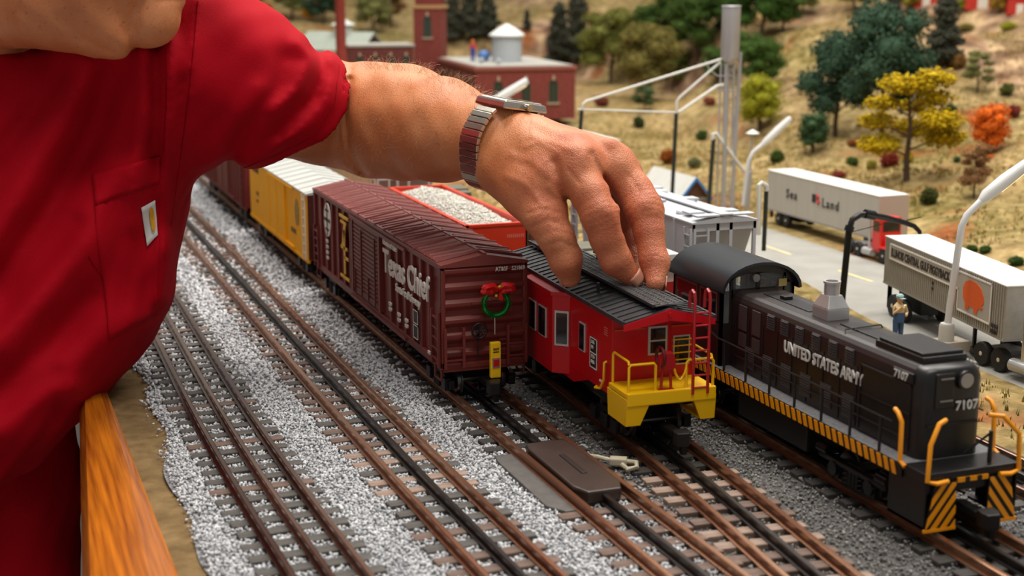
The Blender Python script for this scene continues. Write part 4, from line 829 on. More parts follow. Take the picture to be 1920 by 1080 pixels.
# olive flat cars with army vehicles
def flatcar(label, y, loads):
    om = mat('olive_drab', (98, 96, 78), .6, var=.15, vscale=60); od = mat('olive_dark', (62, 62, 50), .6, var=.15, vscale=60)
    t = thing('flatcar', label, 'freight car', (46.7, y, 0)); L = 22
    B(-2.7, 2.7, 0, L, 2.6, 3.2).build('deck', od, t, bevel=.04); B(-.6, .6, 1, L-1, 1.7, 2.7).build('centre_sill', blackm, t)
    for i in range(6): 
        for s in (-1, 1): B(*sorted((s*2.7, s*2.85)), 1.5+i*3.7, 1.9+i*3.7, 2.7, 3.3).build('stake_pocket', od, t)
    for yy in (4, L-4): bogie(t, yy)
    coupler(t, 0)
    for k, (lab, yy, kind) in enumerate(loads):
        v = thing('army_truck' if kind == 'truck' else 'tank', lab, 'truck' if kind == 'truck' else 'tank', (46.7, y+yy, 3.22))
        if kind == 'truck':
            B(-1.7, 1.7, 0, 6.2, .7, 1.1).build('chassis', od, v); B(-1.75, 1.75, 3.2, 6.3, 1.1, 3.6).build('cargo_box', om, v, bevel=.15); B(-1.5, 1.5, 1.5, 3.1, 1.1, 3.4).build('cab', om, v, bevel=.15); B(-1.2, 1.2, .1, 1.6, 1.1, 2.2).build('bonnet', om, v, bevel=.15)
            B(-1.2, 1.2, 1.42, 1.5, 2.4, 3.2).build('windscreen', mat('dark_pane', (20, 24, 30), .08), v); B(-.9, .9, .02, .1, 1.2, 2.0).build('grille', od, v)
            for s in (-1, 1):
                for wy in (1.0, 4.2, 5.4): MB().cyl((s*1.1, wy, .7), (s*1.7, wy, .7), .68, n=14).build('wheel', mat('tyre', (30, 30, 30), .8), v, smooth=True)
        else:
            MB().prism([(-1.4, 0, 1.2), (-1.4, .8, 2.0), (-1.4, 6, 2.0), (-1.4, 7, 1.2), (-1.4, 6.4, .5), (-1.4, .6, .5)], (2.8, 0, 0)).build('hull', om, v, bevel=.1)
            for s in (-1, 1): MB().prism([(s*1.4, -.1, 1.0), (s*1.4, .6, 1.6), (s*1.4, 6.4, 1.6), (s*1.4, 7.1, 1.0), (s*1.4, 6.3, .0), (s*1.4, .7, .0)], (s*.75, 0, 0)).build('track_belt', od, v, bevel=.1)
            MB().lathe([(1.45, 0), (1.4, .6), (.9, 1.0), (.3, 1.05)], (0, 3.8, 2.0), 16).build('turret', om, v, smooth=True); MB().cyl((0, 2.6, 2.5), (0, -1.6, 2.7), .16, .13, n=8).build('gun', od, v, smooth=True)
flatcar('olive flatcar carrying army trucks, seen between the fingers', 102.5, [('olive army truck on the flatcar seen between thumb and index finger', 1.5, 'truck'), ('olive army truck riding on the flatcar beside the gravel hopper', 12.0, 'truck')])
flatcar('olive flatcar carrying a tank, below the forearm', 128, [('olive army tank on the flatcar below the forearm', 3, 'tank'), ('olive army truck behind the tank, below the forearm', 13, 'truck')])
# red oxide tank car with grey end
tk = thing('tank_car', 'oxide red tank car with grey banded end behind the gravel hopper', 'freight car', (46.7, 160, 0)); tm_ = mat('tank_red', (128, 46, 38), .4)
MB().cyl((0, 1, 5.9), (0, 26, 5.9), 2.7, n=24).build('tank', tm_, tk, smooth=True); MB().lathe([(1.2, 0), (1.2, 1.2), (.9, 1.4), (.1, 1.45)], (0, 13, 8.3), 14).build('dome', tm_, tk, smooth=True); B(-1.2, 1.2, 0, 27, 2.4, 3.4).build('underframe', blackm, tk)
for y in (1.2, 3.0): MB().tube([(2.75*math.cos(a), y, 5.9+2.75*math.sin(a)) for a in np.linspace(0, 6.283, 24, endpoint=False)], .22, 6, True).build('band', mat('band_grey', (120, 122, 124), .4, .3), tk, smooth=True)
for y in (4, 23): bogie(tk, y)
# ================================================================ trucks
tyre = mat('tyre', (30, 30, 30), .8); chrome = mat('chrome', (200, 200, 200), .2, .9)
def road_wheel(parent, x, y, r, s, w=.5):
    k = ('rw', r)
    if k not in SH:
        b = MB(); b.lathe([(r*.55, -w/2), (r*.93, -w/2), (r, -w*.3), (r, w*.3), (r*.93, w/2), (r*.55, w/2)], n=18); b.v = [(z, x_, y_) for x_, y_, z in b.v]; SH[k] = b.mesh('tyre', smooth=True); SH[k].materials.append(tyre)
        b = MB(); b.lathe([(r*.58, -w*.42), (r*.5, -w*.5), (r*.35, -w*.3), (r*.15, -w*.55), (.02, -w*.55), (.02, w*.4), (r*.58, w*.4)], n=14); b.v = [(z, x_, y_) for x_, y_, z in b.v]; SH[k+('h',)] = b.mesh('hub', smooth=True); SH[k+('h',)].materials.append(mat('hub_pale', (214, 208, 196), .4, .3))
    o = put('wheel', SH[k], None, parent, (x, y, r)); h = put('hub', SH[k+('h',)], None, o)
    if s > 0: o.rotation_euler = (0, 0, math.pi)
def tractor(label, loc, rz, col, k=1.0, ch=1.0):
    """tandem axles under the trailer at y 0..2.4, cab towards -y"""
    t = thing('tractor_truck', label, 'truck', loc, rz); cm = mat('tractor_%d' % col[0], col, .3, .0, coat=.3); gm = mat('frame_grey', (126, 124, 124), .45, .3)
    w = 3.5*k
    def X(a): return a*w
    B(X(.28), X(.72), -6.8*k, 2.9*k, .75*k, 1.15*k).build('frame', gm, t); B(X(.2), X(.8), -.4*k, 1.8*k, 1.15*k, 1.5*k).build('fifth_wheel', gm, t)
    for s, x in ((-1, X(.1)), (1, X(.9))):
        for y in (-.3*k, 1.75*k, -6.0*k): road_wheel(t, x, y, .92*k, s, .62*k)
        MB().cyl((X(.02 if s < 0 else .98), -3.9*k, 1.0*k), (X(.02 if s < 0 else .98), -1.9*k, 1.0*k), .5*k, n=14).build('fuel_tank', mat('tank_silver', (190, 190, 188), .3, .5), t, smooth=True)
        MB().prism([(X(.0 if s < 0 else .82), -7.2*k, 1.9*k), (X(.0 if s < 0 else .82), -6.9*k, 2.1*k), (X(.0 if s < 0 else .82), -5.2*k, 2.1*k), (X(.0 if s < 0 else .82), -4.9*k, 1.5*k), (X(.0 if s < 0 else .82), -5.3*k, 1.85*k), (X(.0 if s < 0 else .82), -6.7*k, 1.85*k)], (X(.18), 0, 0)).build('fender', cm, t)
        MB().cyl((X(.02 if s < 0 else .98), -3.0*k, 1.2*k), (X(.02 if s < 0 else .98), -3.0*k, 5.4*k), .16*k, n=10).build('exhaust_stack', chrome, t, smooth=True)
    c = B(X(.05), X(.95), -5.2*k, -3.3*k, 1.2*k, 4.4*k*ch).build('cab', cm, t, bevel=.18*k); B(X(.14), X(.86), -5.26*k, -5.18*k, 3.0*k*ch, 4.0*k*ch).build('windscreen', mat('dark_pane', (20, 24, 30), .08), c)
    for x in (X(.04), X(.94)): B(x, x+.05*k, -4.9*k, -3.6*k, 3.0*k*ch, 4.0*k*ch).build('side_window', MATS['dark_pane'], c)
    B(X(.2), X(.8), -7.2*k, -5.1*k, 1.2*k, 2.9*k).build('bonnet', cm, t, bevel=.15*k); B(X(.24), X(.76), -7.3*k, -7.18*k, 1.3*k, 2.7*k).build('grille', chrome, t); B(X(.02), X(.98), -7.6*k, -7.35*k, .6*k, 1.1*k).build('bumper', chrome, t, bevel=.05)
    return t
def trailer(label, loc, rz, L, W_, z0, z1, m, axles, wr, roofm):
    t = thing('semi_trailer', label, 'trailer', loc, rz)
    B(0, W_, 0, L, z0, z1).build('box', m, t, bevel=.08); B(-.04, W_+.04, -.04, L+.04, z1-.06, z1+.05).build('roof', roofm, t, bevel=.03); B(-.03, W_+.03, 0, L, z0-.05, z0+.14).build('bottom_rail', mat('rail_grey', (150, 148, 144), .5), t)
    for y in axles:
        for s, x in ((-1, .28), (1, W_-.28)): road_wheel(t, x, y, wr, s, .55)
    B(W_*.3, W_*.7, min(axles)-1.2, max(axles)+1.2, wr*.8, z0).build('axle_frame', blackm, t)
    lg = MB(); 
    for x in (W_*.2, W_*.8): lg.box(x-.12, x+.12, L*.27-.12, L*.27+.12, .6, z0)
    lo = lg.build('landing_gear', blackm, t); 
    for x in (W_*.2, W_*.8): MB().cyl((x-.2, L*.27, .45), (x+.2, L*.27, .45), .35, n=10).build('landing_wheel', blackm, lo)
    for x in (.2, W_-.6): B(x, x+.4, L-.6, L-.55, .5, z0).build('mud_flap', blackm, t)
    return t
al = mat('trailer_grey', (182, 178, 168), .5, var=.05, vscale=30, stretch=(1, 4, .2)); roofw = mat('trailer_roof', (226, 224, 218), .5)
t1 = trailer('pale grey semi-trailer with black lettering and red logo, behind red tractor', (88.0, 126.0, .16), 0, 23, 3.7, 1.5, 6.2, al, (18.6, 20.3), .72, roofw)
tx = mat('faded_letter', (44, 42, 42), .6)
text(t1, 'Sea', 1.5, (-.04, 18.6, 3.5), LEFTFACE, tx, spacing=1.25, ext=.04, bold=.004); text(t1, 'Land', 1.5, (-.04, 10.9, 3.5), LEFTFACE, tx, spacing=1.25, ext=.04, bold=.004)
B(-.05, 0, 12.2, 13.0, 3.75, 4.7).build('logo_block', tx, t1); b = MB(); b.tube([(-.05, 12.0, 4.65), (-.05, 11.6, 4.5), (-.05, 11.9, 4.2), (-.05, 11.4, 3.9), (-.05, 11.7, 3.7)], .14, 6); b.build('logo_curl', mat('logo_red', (200, 30, 40), .5), t1, smooth=True)
B(0, 3.7, -.06, 0, 1.6, 6.1).build('front_panel', mat('front_pinkish', (196, 178, 166), .5), t1)
tractor('red tractor truck pulling the pale grey trailer on the road', (85.6, 126.4, .16), 0, (216, 34, 30), .80, 1.3)
sl = mat('trailer_silver', (164, 160, 150), .45, .25, var=.08, vscale=200)
rz2 = -math.atan(4/20.6)
t2 = trailer('silver corrugated semi-trailer with orange animal emblem, beside the street lamp', (68.75, 82.2, .16), rz2, 21.2, 3.9, 2.65, 6.75, sl, (17.2, 19.2), .98, roofw)
rb = shared('corr', lambda: B(-.06, 0, -.05, .05, 2.8, 6.65).mesh('corrugation'), sl)
for i in range(60): put('corrugation', rb, None, t2, (0, .3+i*.35, 0))
fm = mat('letter_panel', (172, 168, 158), .5); wf = mat('white_paint', (226, 222, 214), .5)
pn = B(-.10, -.05, 7.2, 19.9, 5.05, 6.3).build('letter_panel', fm, t2); pg = B(-.10, -.05, 2.0, 7.2, 3.45, 6.45).build('emblem_panel', fm, t2)
def strip(p, q, w=.13): (y0, z0), (y1, z1) = p, q; return B(-.13, -.09, min(y0, y1)-w/2, max(y0, y1)+w/2, min(z0, z1)-w/2, max(z0, z1)+w/2).build('border', wf, pn)
for p, q in (((19.9, 5.05), (19.9, 6.3)), ((19.9, 6.3), (7.2, 6.3)), ((19.9, 5.05), (7.2, 5.05)), ((7.2, 6.3), (7.2, 6.45)), ((7.2, 6.45), (2.0, 6.45)), ((2.0, 6.45), (2.0, 3.45)), ((2.0, 3.45), (7.2, 3.45)), ((7.2, 3.45), (7.2, 5.05))): strip(p, q)
text(pn, 'ILLINOIS CENTRAL GULF PIGGYBACK', .98, (-.11, 19.6, 5.32), LEFTFACE, mat('letter_brown', (50, 44, 40), .6), sx=.66, bold=.03, ext=.03)
b = MB(); pts = [(6.3, 4.6), (6.35, 5.4), (6.0, 5.9), (5.2, 6.15), (4.3, 6.1), (3.5, 5.8), (3.1, 5.3), (3.0, 4.8), (3.3, 4.55), (3.1, 4.4), (3.35, 4.2), (3.6, 4.3), (3.9, 4.1), (3.95, 3.75), (4.5, 3.75), (4.5, 4.15), (5.3, 4.1), (5.35, 3.8), (5.9, 3.8), (5.9, 4.2)]
b.prism([(-.14, y, z) for y, z in pts], (.05, 0, 0)); tag(b.build('emblem', mat('emblem_orange', (226, 92, 28), .5), pg), 'orange animal silhouette')
text(t2, 'ICGZ', .42, (-.08, 1.75, 3.35), LEFTFACE, MATS['letter_brown'], ext=.03, bold=.02); text(t2, '206211', .42, (-.08, 1.85, 2.9), LEFTFACE, MATS['letter_brown'], ext=.03, bold=.02, sx=.8)
for z in (4.0, 4.45): text(t2, '40', .36, (-.08, 11.8, z), LEFTFACE, MATS['letter_brown'], ext=.03)
tractor('silver-white tractor truck under the silver corrugated trailer at the right edge', (69.3, 83.6, .16), 0, (206, 208, 212), .98)

# ================================================================ street lamps and the sand tower (pixel polylines in the upright plane where each one stands)
def plane_pts(yv, pts): return [ony(px, py, yv) for px, py in pts]
whl = mat('lamp_white', (206, 206, 204), .4); glow = mat('lamp_glow', (255, 226, 170), .5, emit=1.2)
def white_lamp(label, yv, pole, head, r, hr, base=None):
    P = plane_pts(yv, pole); t = thing('street_lamp', label, 'street lamp', tuple(P[0]))
    P = [p-P[0] for p in P]; Hd = [p-plane_pts(yv, pole)[0] for p in plane_pts(yv, head)]
    MB().tube(P, r, 10).build('pole', whl, t, smooth=True)
    n = len(Hd); MB().tube(Hd, [hr*.55, hr, hr*1.1, hr*.9][:n], 10).build('lamp_head', whl, t, smooth=True)
    a, c = Hd[1], Hd[-1]; MB().tube([a+(c-a)*.35+np.array([0, 0, -hr*.8]), a+(c-a)*.95+np.array([0, 0, -hr*.7])], hr*.5, 8).build('diffuser', glow, t, smooth=True)
    if base: MB().lathe([(base, -.6), (base*.95, .9), (base*.8, 1.1), (r, 1.15)], n=14).build('base', mat('lamp_base_grey', (176, 174, 166), .6), t, smooth=True); B(-1.0, 1.6, -.9, .9, -1.0, -.25).build('plinth', mat('plinth', (170, 160, 146), .8, var=.1), t)
white_lamp('tall white street lamp on a square base before the silver trailer', 88.2, [(1774, 632), (1781, 575), (1799, 450), (1803, 425), (1813, 403), (1838, 378)], [(1838, 378), (1850, 366), (1885, 338), (1925, 308)], .27, .5, .62)
white_lamp('lit white street lamp left of the pale grey trailer', 150.0, [(1393, 385), (1400, 330), (1404, 300), (1412, 285), (1428, 272)], [(1428, 272), (1437, 264), (1460, 242), (1482, 222)], .24, .42)
white_lamp('white street lamp head showing behind the wristwatch, before the brick building', 205.0, [(880, 420), (893, 300), (905, 215), (915, 196)], [(915, 196), (925, 190), (955, 172), (988, 151)], .35, .6)
bl = [(1577, 578), (1582, 530), (1588, 470), (1592, 430), (1598, 412), (1612, 403), (1628, 402), (1660, 408), (1695, 417), (1714, 424), (1724, 434), (1726, 445)]
Pb = plane_pts(104.0, bl); t = thing('gooseneck_lamp', 'black gooseneck street lamp arching over the red tractor', 'street lamp', tuple(Pb[0])); bkl = mat('lamp_black', (26, 25, 24), .35, .3); o0 = Pb[0]; Pb = [p-o0 for p in Pb]
MB().tube([Pb[0]-np.array([0, 0, 1.0])]+Pb, [.32, .32, .3, .3, .3, .28, .28, .28, .27, .24, .22, .2, .16], 10).build('pole', bkl, t, smooth=True)
for i in (3, 6): MB().tube([Pb[i]-(Pb[i+1]-Pb[i])*.2, Pb[i]+(Pb[i+1]-Pb[i])*.35], .42, 10).build('collar', bkl, t, smooth=True)
MB().tube([p-o0 for p in plane_pts(104.0, [(1600, 434), (1640, 424), (1672, 415)])], .04, 5).build('guy_wire', bkl, t); MB().tube([p-o0 for p in plane_pts(104.0, [(1700, 413), (1728, 407)])], .05, 5).build('guy_wire', bkl, t)
e = Pb[-1]; MB().lathe([(.12, .1), (.45, -.1), (.62, -.55), (.55, -.55), (.3, -.2)], tuple(e), 12).build('shade', bkl, t, smooth=True)

tw = thing('sand_tower', 'tall silver sand tower with white overhead pipes and dark posts beside the road', 'tower'); sv = mat('tower_silver', (176, 176, 180), .4, .4, var=.05); dg = mat('post_dark', (36, 46, 44), .5)
yv = 158.0; c0 = ony(1370, 60, yv)
def lz(py): return float(ony(1365, py, yv)[2])
cxs = float(c0[0]); tw.location = (cxs*S, yv*S, 0)
def PT(px, py, dy=0): p = ony(px, py, yv+dy); return (p[0]-cxs, dy, p[2])
MB().lathe([(.2, lz(122)), (1.1, lz(110)), (1.15, lz(108)), (1.15, lz(13)), (1.22, lz(12)), (1.15, lz(10))], n=24).build('silo', sv, tw, smooth=True)
for px, pb, r in ((1350, 1335, .12), (1360, 1348, .30), (1373, 1368, .16), (1385, 1362, .2)): MB().tube([PT(px+2, 118), PT(pb+8, 400)], r, 8).build('column', sv, tw, smooth=True)
MB().tube([PT(1389, 98), PT(1372, 400)], .2, 8).build('column', sv, tw, smooth=True)
b = MB(); b.tube([PT(1378, 120), PT(1364, 400)], .06, 6); b.tube([PT(1369, 120), PT(1356, 400)], .06, 6); ldo = b.build('ladder', sv, tw)
for i in range(22): py = 130+i*12; MB().tube([PT(1377.5-(py-120)*.05, py), PT(1368.5-(py-120)*.046, py)], .04, 5).build('rung', sv, ldo)
MB().tube([PT(1346, 169), PT(1378, 170)], .12, 6).build('ring', sv, tw); MB().tube([PT(1323, 115), PT(1330, 130), PT(1345, 142), PT(1372, 142)], .09, 6).build('hose', sv, tw, smooth=True)
wp_ = mat('pipe_white', (212, 212, 206), .4)
for pts, r in (([(1092, 207), (1093, 196), (1099, 190), (1352, 111)], .16), ([(1269, 212), (1269, 190), (1275, 182), (1351, 116)], .16), ([(1272, 211), (1345, 161), (1356, 159)], .20), ([(1083, 205), (1272, 211)], .11), ([(1336, 262), (1336, 252), (1342, 250), (1396, 322), (1408, 326)], .24)):
    MB().tube([PT(x, y) for x, y in pts], r, 8).build('pipe', wp_, tw, smooth=True)
for pts, r in (([(1091, 207), (1083, 300), (1077, 400)], .24), ([(1268, 213), (1260, 370)], .26), ([(1338, 260), (1328, 395)], .28)): MB().tube([PT(x, y) for x, y in pts], r, 8).build('post', dg, tw, smooth=True)
MB().tube([PT(1406, 322), PT(1400, 400)], .33, 10).build('stand_pipe', sv, tw, smooth=True); MB().tube([PT(1410, 252), PT(1407, 322)], .12, 8).build('thin_pipe', sv, tw, smooth=True); q = PT(1411, 250); MB().lathe([(.1, -.1), (.9, 0), (.7, .15), (.05, .5)], q, 14).build('cap', wp_, tw, smooth=True)
el = thing('elbow_pipe_post', 'dark post topped by a white elbow pipe before the pale trailer', 'pipe', tuple(ony(1433, 440, 120.0))); o0 = ony(1433, 440, 120.0)
MB().tube([p-o0 for p in plane_pts(120.0, [(1432, 470), (1437, 352)])], .22, 8).build('post', dg, el, smooth=True); MB().tube([p-o0 for p in plane_pts(120.0, [(1437, 358), (1437, 348), (1428, 343), (1424, 346), (1422, 440)])], .24, 8).build('elbow', wp_, el, smooth=True)

# railway worker figure beside the locomotive
def figure(label, loc, h, shirt, trousers, hat, rz=0, extra=True):
    t = thing('figurine', label, 'figurine', loc, rz); k = h/3.75; sk = mat('figure_skin', (206, 160, 120), .6)
    b = MB()
    for s in (-1, 1): b.tube([(s*.25*k, 0, 0), (s*.24*k, 0, .9*k), (s*.22*k, .02, 1.75*k)], [.17*k, .19*k, .24*k], 8); b.ball((s*.26*k, -.12*k, .06*k), .17*k, 8, 5, (.8, 1.6, .6))
    b.tube([(0, 0, 1.6*k), (0, 0, 2.2*k), (0, 0, 2.8*k)], [.4*k, .42*k, .3*k], 10); b.build('overalls', trousers, t, smooth=True)
    b = MB(); b.tube([(0, .03*k, 2.2*k), (0, .03*k, 2.7*k), (0, .03*k, 3.02*k)], [.40*k, .46*k, .22*k], 10)
    b.tube([(.45*k, 0, 2.8*k), (.68*k, 0, 2.25*k), (.35*k, -.4*k, 2.15*k)], [.15*k, .13*k, .1*k], 8); b.tube([(-.45*k, 0, 2.8*k), (-.62*k, -.15*k, 2.3*k), (-.15*k, -.42*k, 2.75*k)], [.15*k, .13*k, .1*k], 8); b.build('shirt', shirt, t, smooth=True)
    b = MB(); b.ball((0, -.03*k, 3.3*k), .25*k, 10, 7, (.9, 1, 1.15)); b.tube([(0, 0, 2.95*k), (0, 0, 3.2*k)], .13*k, 8); b.ball((0, -.29*k, 3.28*k), .05*k, 6, 4); b.ball((.33*k, -.42*k, 2.14*k), .11*k, 6, 4); b.ball((-.12*k, -.45*k, 2.8*k), .11*k, 6, 4); b.build('head_and_hands', sk, t, smooth=True)
    b = MB(); b.lathe([(.27*k, 0), (.29*k, .18*k), (.2*k, .3*k), (.02, .32*k)], (0, 0, 3.38*k), 12); b.box(-.2*k, .2*k, -.5*k, -.15*k, 3.38*k, 3.43*k); b.build('cap', hat, t, smooth=True)
gp = onz(1683, 632, .45); figure('figurine of a railway worker in blue overalls and pale cap behind locomotive', (gp[0], gp[1], float(height(gp[0], gp[1]))-.02), 4.1, mat('fig_cream', (206, 180, 136), .6), mat('fig_denim', (52, 84, 128), .6), mat('fig_cap', (150, 178, 180), .6))

# ================================================================ buildings
brick = mat('brick_red', (122, 52, 44), .8, var=.2, vscale=120, bump=.3, bscale=300); brickd = mat('brick_trim', (140, 80, 66), .8); rgrey = mat('flat_roof_grey', (168, 166, 158), .85, var=.08, vscale=20); stone = mat('sill_stone', (176, 158, 130), .8); gdark = mat('building_glass', (44, 52, 44), .15)
def bwin(par, x, z, w, h, face='near', y=0, arch=True, m=None):
    """window with sill, arched head, on a wall facing -y (near) or -x (left)"""
    def pl(a, c): return (a, y, c) if face == 'near' else (y, -a, c)
    n = (0, -.1, 0) if face == 'near' else (-.1, 0, 0)
    poly = [(x-w/2, z), (x+w/2, z), (x+w/2, z+h)]+([(x+w/2*math.cos(a), z+h+w/2*math.sin(a)) for a in (.6, 1.2, 1.9, 2.5)] if arch else [])+[(x-w/2, z+h)]
    f = MB().prism([pl(*p) for p in poly], n).build('window', gdark, par)
    for dx in (-w/2, 0, w/2): MB().prism([pl(x+dx-.05, z), pl(x+dx+.05, z), pl(x+dx+.05, z+h), pl(x+dx-.05, z+h)], tuple(1.3*v for v in n)).build('muntin', mat('muntin_green', (84, 92, 74), .7), f)
    MB().prism([pl(x-w*.7, z-.3), pl(x+w*.7, z-.3), pl(x+w*.7, z), pl(x-w*.7, z)], tuple(2.5*v for v in n)).build('sill', stone, f)
    if arch: MB().prism([pl(x-.18, z+h+w*.45), pl(x+.18, z+h+w*.45), pl(x+.22, z+h+w*.95), pl(x-.22, z+h+w*.95)], tuple(2*v for v in n)).build('keystone', stone, f)
# main block: its near left roof corner
PZ = 3.2
c0 = atZ(892, 128, 262.0); ztop = float(c0[2]-PZ); t = thing('brick_building', 'red brick factory building with flat grey roof behind the forearm', 'building', (c0[0], c0[1], PZ), -.10); Wb, Lb = 19.2, 34.0
B(0, Wb, 0, Lb, 0, ztop).build('wall', brick, t); B(-.3, Wb+.3, -.3, Lb+.3, ztop-.5, ztop+.15).build('cornice', brickd, t); B(.4, Wb-.4, .4, Lb-.4, ztop+.1, ztop+.35).build('roof', rgrey, t); 
for x in (4.3, 9.6, 14.9): bwin(t, x, ztop-6.6, 1.7, 3.4)
for y in (4, 9.5, 15, 20.5, 26, 31): bwin(t, -y, ztop-6.6, 1.7, 3.4, 'left')
rv = thing('roof_ventilator', 'grey cylindrical roof ventilator with white conical cap on the brick factory', 'ventilator', tuple(t.matrix_basis @ Vector((.095*1, .14, (ztop+.35)*S)) / S)); vm = mat('vent_grey_blue', (170, 176, 180), .5)
MB().lathe([(2.9, 0), (2.9, 4.9), (2.7, 5.0)], n=20).build('drum', vm, rv, smooth=True); MB().lathe([(3.5, 4.9), (3.5, 5.2), (1.6, 6.5), (.1, 7.3)], n=20).build('cap', mat('vent_cap_white', (224, 226, 222), .5), rv, smooth=True)
Mt = t.matrix_basis.copy()
def onroof(x, y): v = Mt @ Vector((x*S, y*S, (ztop+.35)*S)); return tuple(v/S)
for x, y, n_ in ((3.2, 9, 'left'), (5.6, 5, 'right')): MB().lathe([(.35, 0), (.35, .6), (.6, .65), (.5, 1.0), (.05, 1.15)], n=10).build('vent_cap', vm, t, (x, y, ztop+.3), smooth=True)
figure('figurine in red top and blue trousers standing on the brick factory roof', onroof(3.4, 17), 4.2, mat('fig_red', (200, 40, 36), .5), mat('fig_blue', (50, 70, 150), .5), mat('fig_orange', (220, 110, 40), .5))
o = MB().ball((0, 0, 1.1), 1.2, 12, 8, (1.1, 1, .9)).build('ball', mat('ball_blue', (80, 120, 180), .4), None, onroof(5.4, 16), smooth=True); tag(o, 'small blue ball beside the red-topped figurine on the factory roof', 'ball')
# tower
tp = atZ(776, 95, 296.0); tz = float(height(tp[0], tp[1])); t = thing('brick_tower', 'red brick tower with arched windows behind the flat-roofed factory', 'building', (tp[0], tp[1], PZ), -.5); ht = float(atZ(790, 10, 296.0)[2]-PZ); w = 5.9
B(-.0, w, 0, w, 0, ht).build('wall', brick, t); B(-.3, w+.3, -.3, w+.3, ht-.6, ht+.1).build('cornice', mat('tower_cornice', (176, 136, 90), .8), t); B(.3, w-.3, .3, w-.3, ht+.1, ht+2.5).build('cap', brick, t); bwin(t, w/2, ht-6.5, 1.6, 3.6); bwin(t, -w/2, ht-6.5, 1.4, 3.6, 'left'); B(-.4, w+.4, -.4, w+.4, ht+2.4, ht+2.9).build('cap_rim', mat('tower_cornice', (176, 136, 90), .8), t)
# lower wing, chimney and shed
wp0 = atZ(655, 112, 272.0); t = thing('brick_wing', 'low dark brick wing with pale roof left of the factory', 'building', (wp0[0], wp0[1], 0), -.10); hz = float(atZ(655, 88, 272.0)[2]); B(0, 12.5, 0, 9, 0, hz).build('wall', mat('brick_dark', (96, 44, 38), .8, var=.2, vscale=120), t); B(-.25, 12.7, -.25, 9.2, hz, hz+.4).build('roof', rgrey, t)
for x in (2, 5, 8, 11): bwin(t, x, hz-4.5, 1.2, 2.2)
p = atZ(640, 112, 266.0); t = thing('chimney', 'tall red brick chimney standing left of the low wing', 'chimney', (p[0], p[1], 0)); zc = float(p[2]); MB().lathe([(1.2, 0), (1.2, zc), (.98, zc+2), (.88, zc+18), (1.1, zc+18.3), (1.1, zc+19)], n=16).build('stack', mat('chimney_red', (134, 48, 36), .8, var=.15, vscale=100), t, smooth=True); B(-1.6, 1.6, -1.6, 1.6, 0, 2.0).build('plinth', brick, t)
p = atZ(566, 110, 300.0); t = thing('grey_roofed_shed', 'shed with wide grey-green gable roof and cupola left of the chimney', 'building', (p[0], p[1], 0), -.75); B(0, 14, 0, 9, 0, 7.5).build('wall', mat('shed_orange', (170, 110, 50), .8, var=.2, vscale=80), t)
zr = float(atZ(600, 92, 300.0)[2]); rm_ = mat('roof_grey_green', (156, 164, 152), .7, var=.06)
MB().prism([(-1, -1, zr), (-1, 4.5, zr+3.6), (-1, 10, zr), (-1, 10, zr-.3), (-1, 4.5, zr+3.2), (-1, -1, zr-.3)], (16, 0, 0)).build('roof', rm_, t); MB().prism([(14.0, 0, 7.4), (14.0, 9, 7.4), (14.0, 9, zr), (14.0, 4.5, zr+3.1), (14.0, 0, zr)], (-.3, 0, 0)).build('gable', mat('gable_dark', (70, 44, 34), .8), t); MB().prism([(0, 0, 7.4), (0, 9, 7.4), (0, 9, zr), (0, 4.5, zr+3.1), (0, 0, zr)], (.3, 0, 0)).build('gable', MATS['gable_dark'], t)
B(6.2, 9.0, 3.2, 5.8, zr+2.5, zr+5.0).build('cupola', mat('cupola_pale', (190, 194, 186), .7), t); MB().add([(5.6, 2.6, zr+5), (9.6, 2.6, zr+5), (9.6, 6.4, zr+5), (5.6, 6.4, zr+5), (7.6, 4.5, zr+6.4)], [(0, 3, 2, 1), (0, 1, 4), (1, 2, 4), (2, 3, 4), (3, 0, 4)]).build('cupola_roof', mat('cupola_roof', (206, 210, 204), .7), t)
# low white roofed building and the small blue trimmed shed
p = atZ(1158, 268, 205.0); t = thing('low_building', 'low brick building with white flat roof behind the hand', 'building', (p[0], p[1], 0.9), 0.0); hz = float(p[2]-0.9); B(-11, 0, 0, 22, 0, hz).build('wall', mat('wall_pinkish', (150, 120, 108), .8, var=.15, vscale=90), t); B(-11.3, .3, -.3, 22.3, hz, hz+.5).build('roof', mat('roof_white', (214, 212, 202), .7, var=.04), t)
p = onz(1302, 378, 0); t = thing('gable_shed', 'small white shed with blue-trimmed gable behind the grey hopper', 'shed', (p[0], p[1], 0)); z1 = float(onx(1280, 372, p[0]-1.7)[2])*0+1.2; zr = 4.0
pz = float(ony(1302, 335, p[1])[2]); ez = float(ony(1277, 372, p[1])[2])
B(-1.9, 1.9, .3, 12, 0, ez+.1).build('wall', mat('shed_white', (190, 188, 180), .7), t); MB().prism([(-1.9, .25, ez), (0, .25, pz-.1), (1.9, .25, ez)], (0, 11.6, 0)).build('gable', mat('gable_brown', (110, 84, 60), .8), t)
for s in (-1, 1):
    MB().prism([(0, -.4, pz), (s*2.4, -.4, ez-.35), (s*2.4, -.4, ez-.15), (0, -.4, pz+.22)], (0, 12.8, 0)).build('roof_slope', mat('shed_roof', (206, 206, 200), .7, var=.06), t); MB().prism([(0, -.55, pz-.15), (s*2.45, -.55, ez-.5), (s*2.45, -.55, ez-.1), (0, -.55, pz+.27)], (0, .2, 0)).build('blue_trim', mat('trim_blue', (52, 130, 200), .5), t)
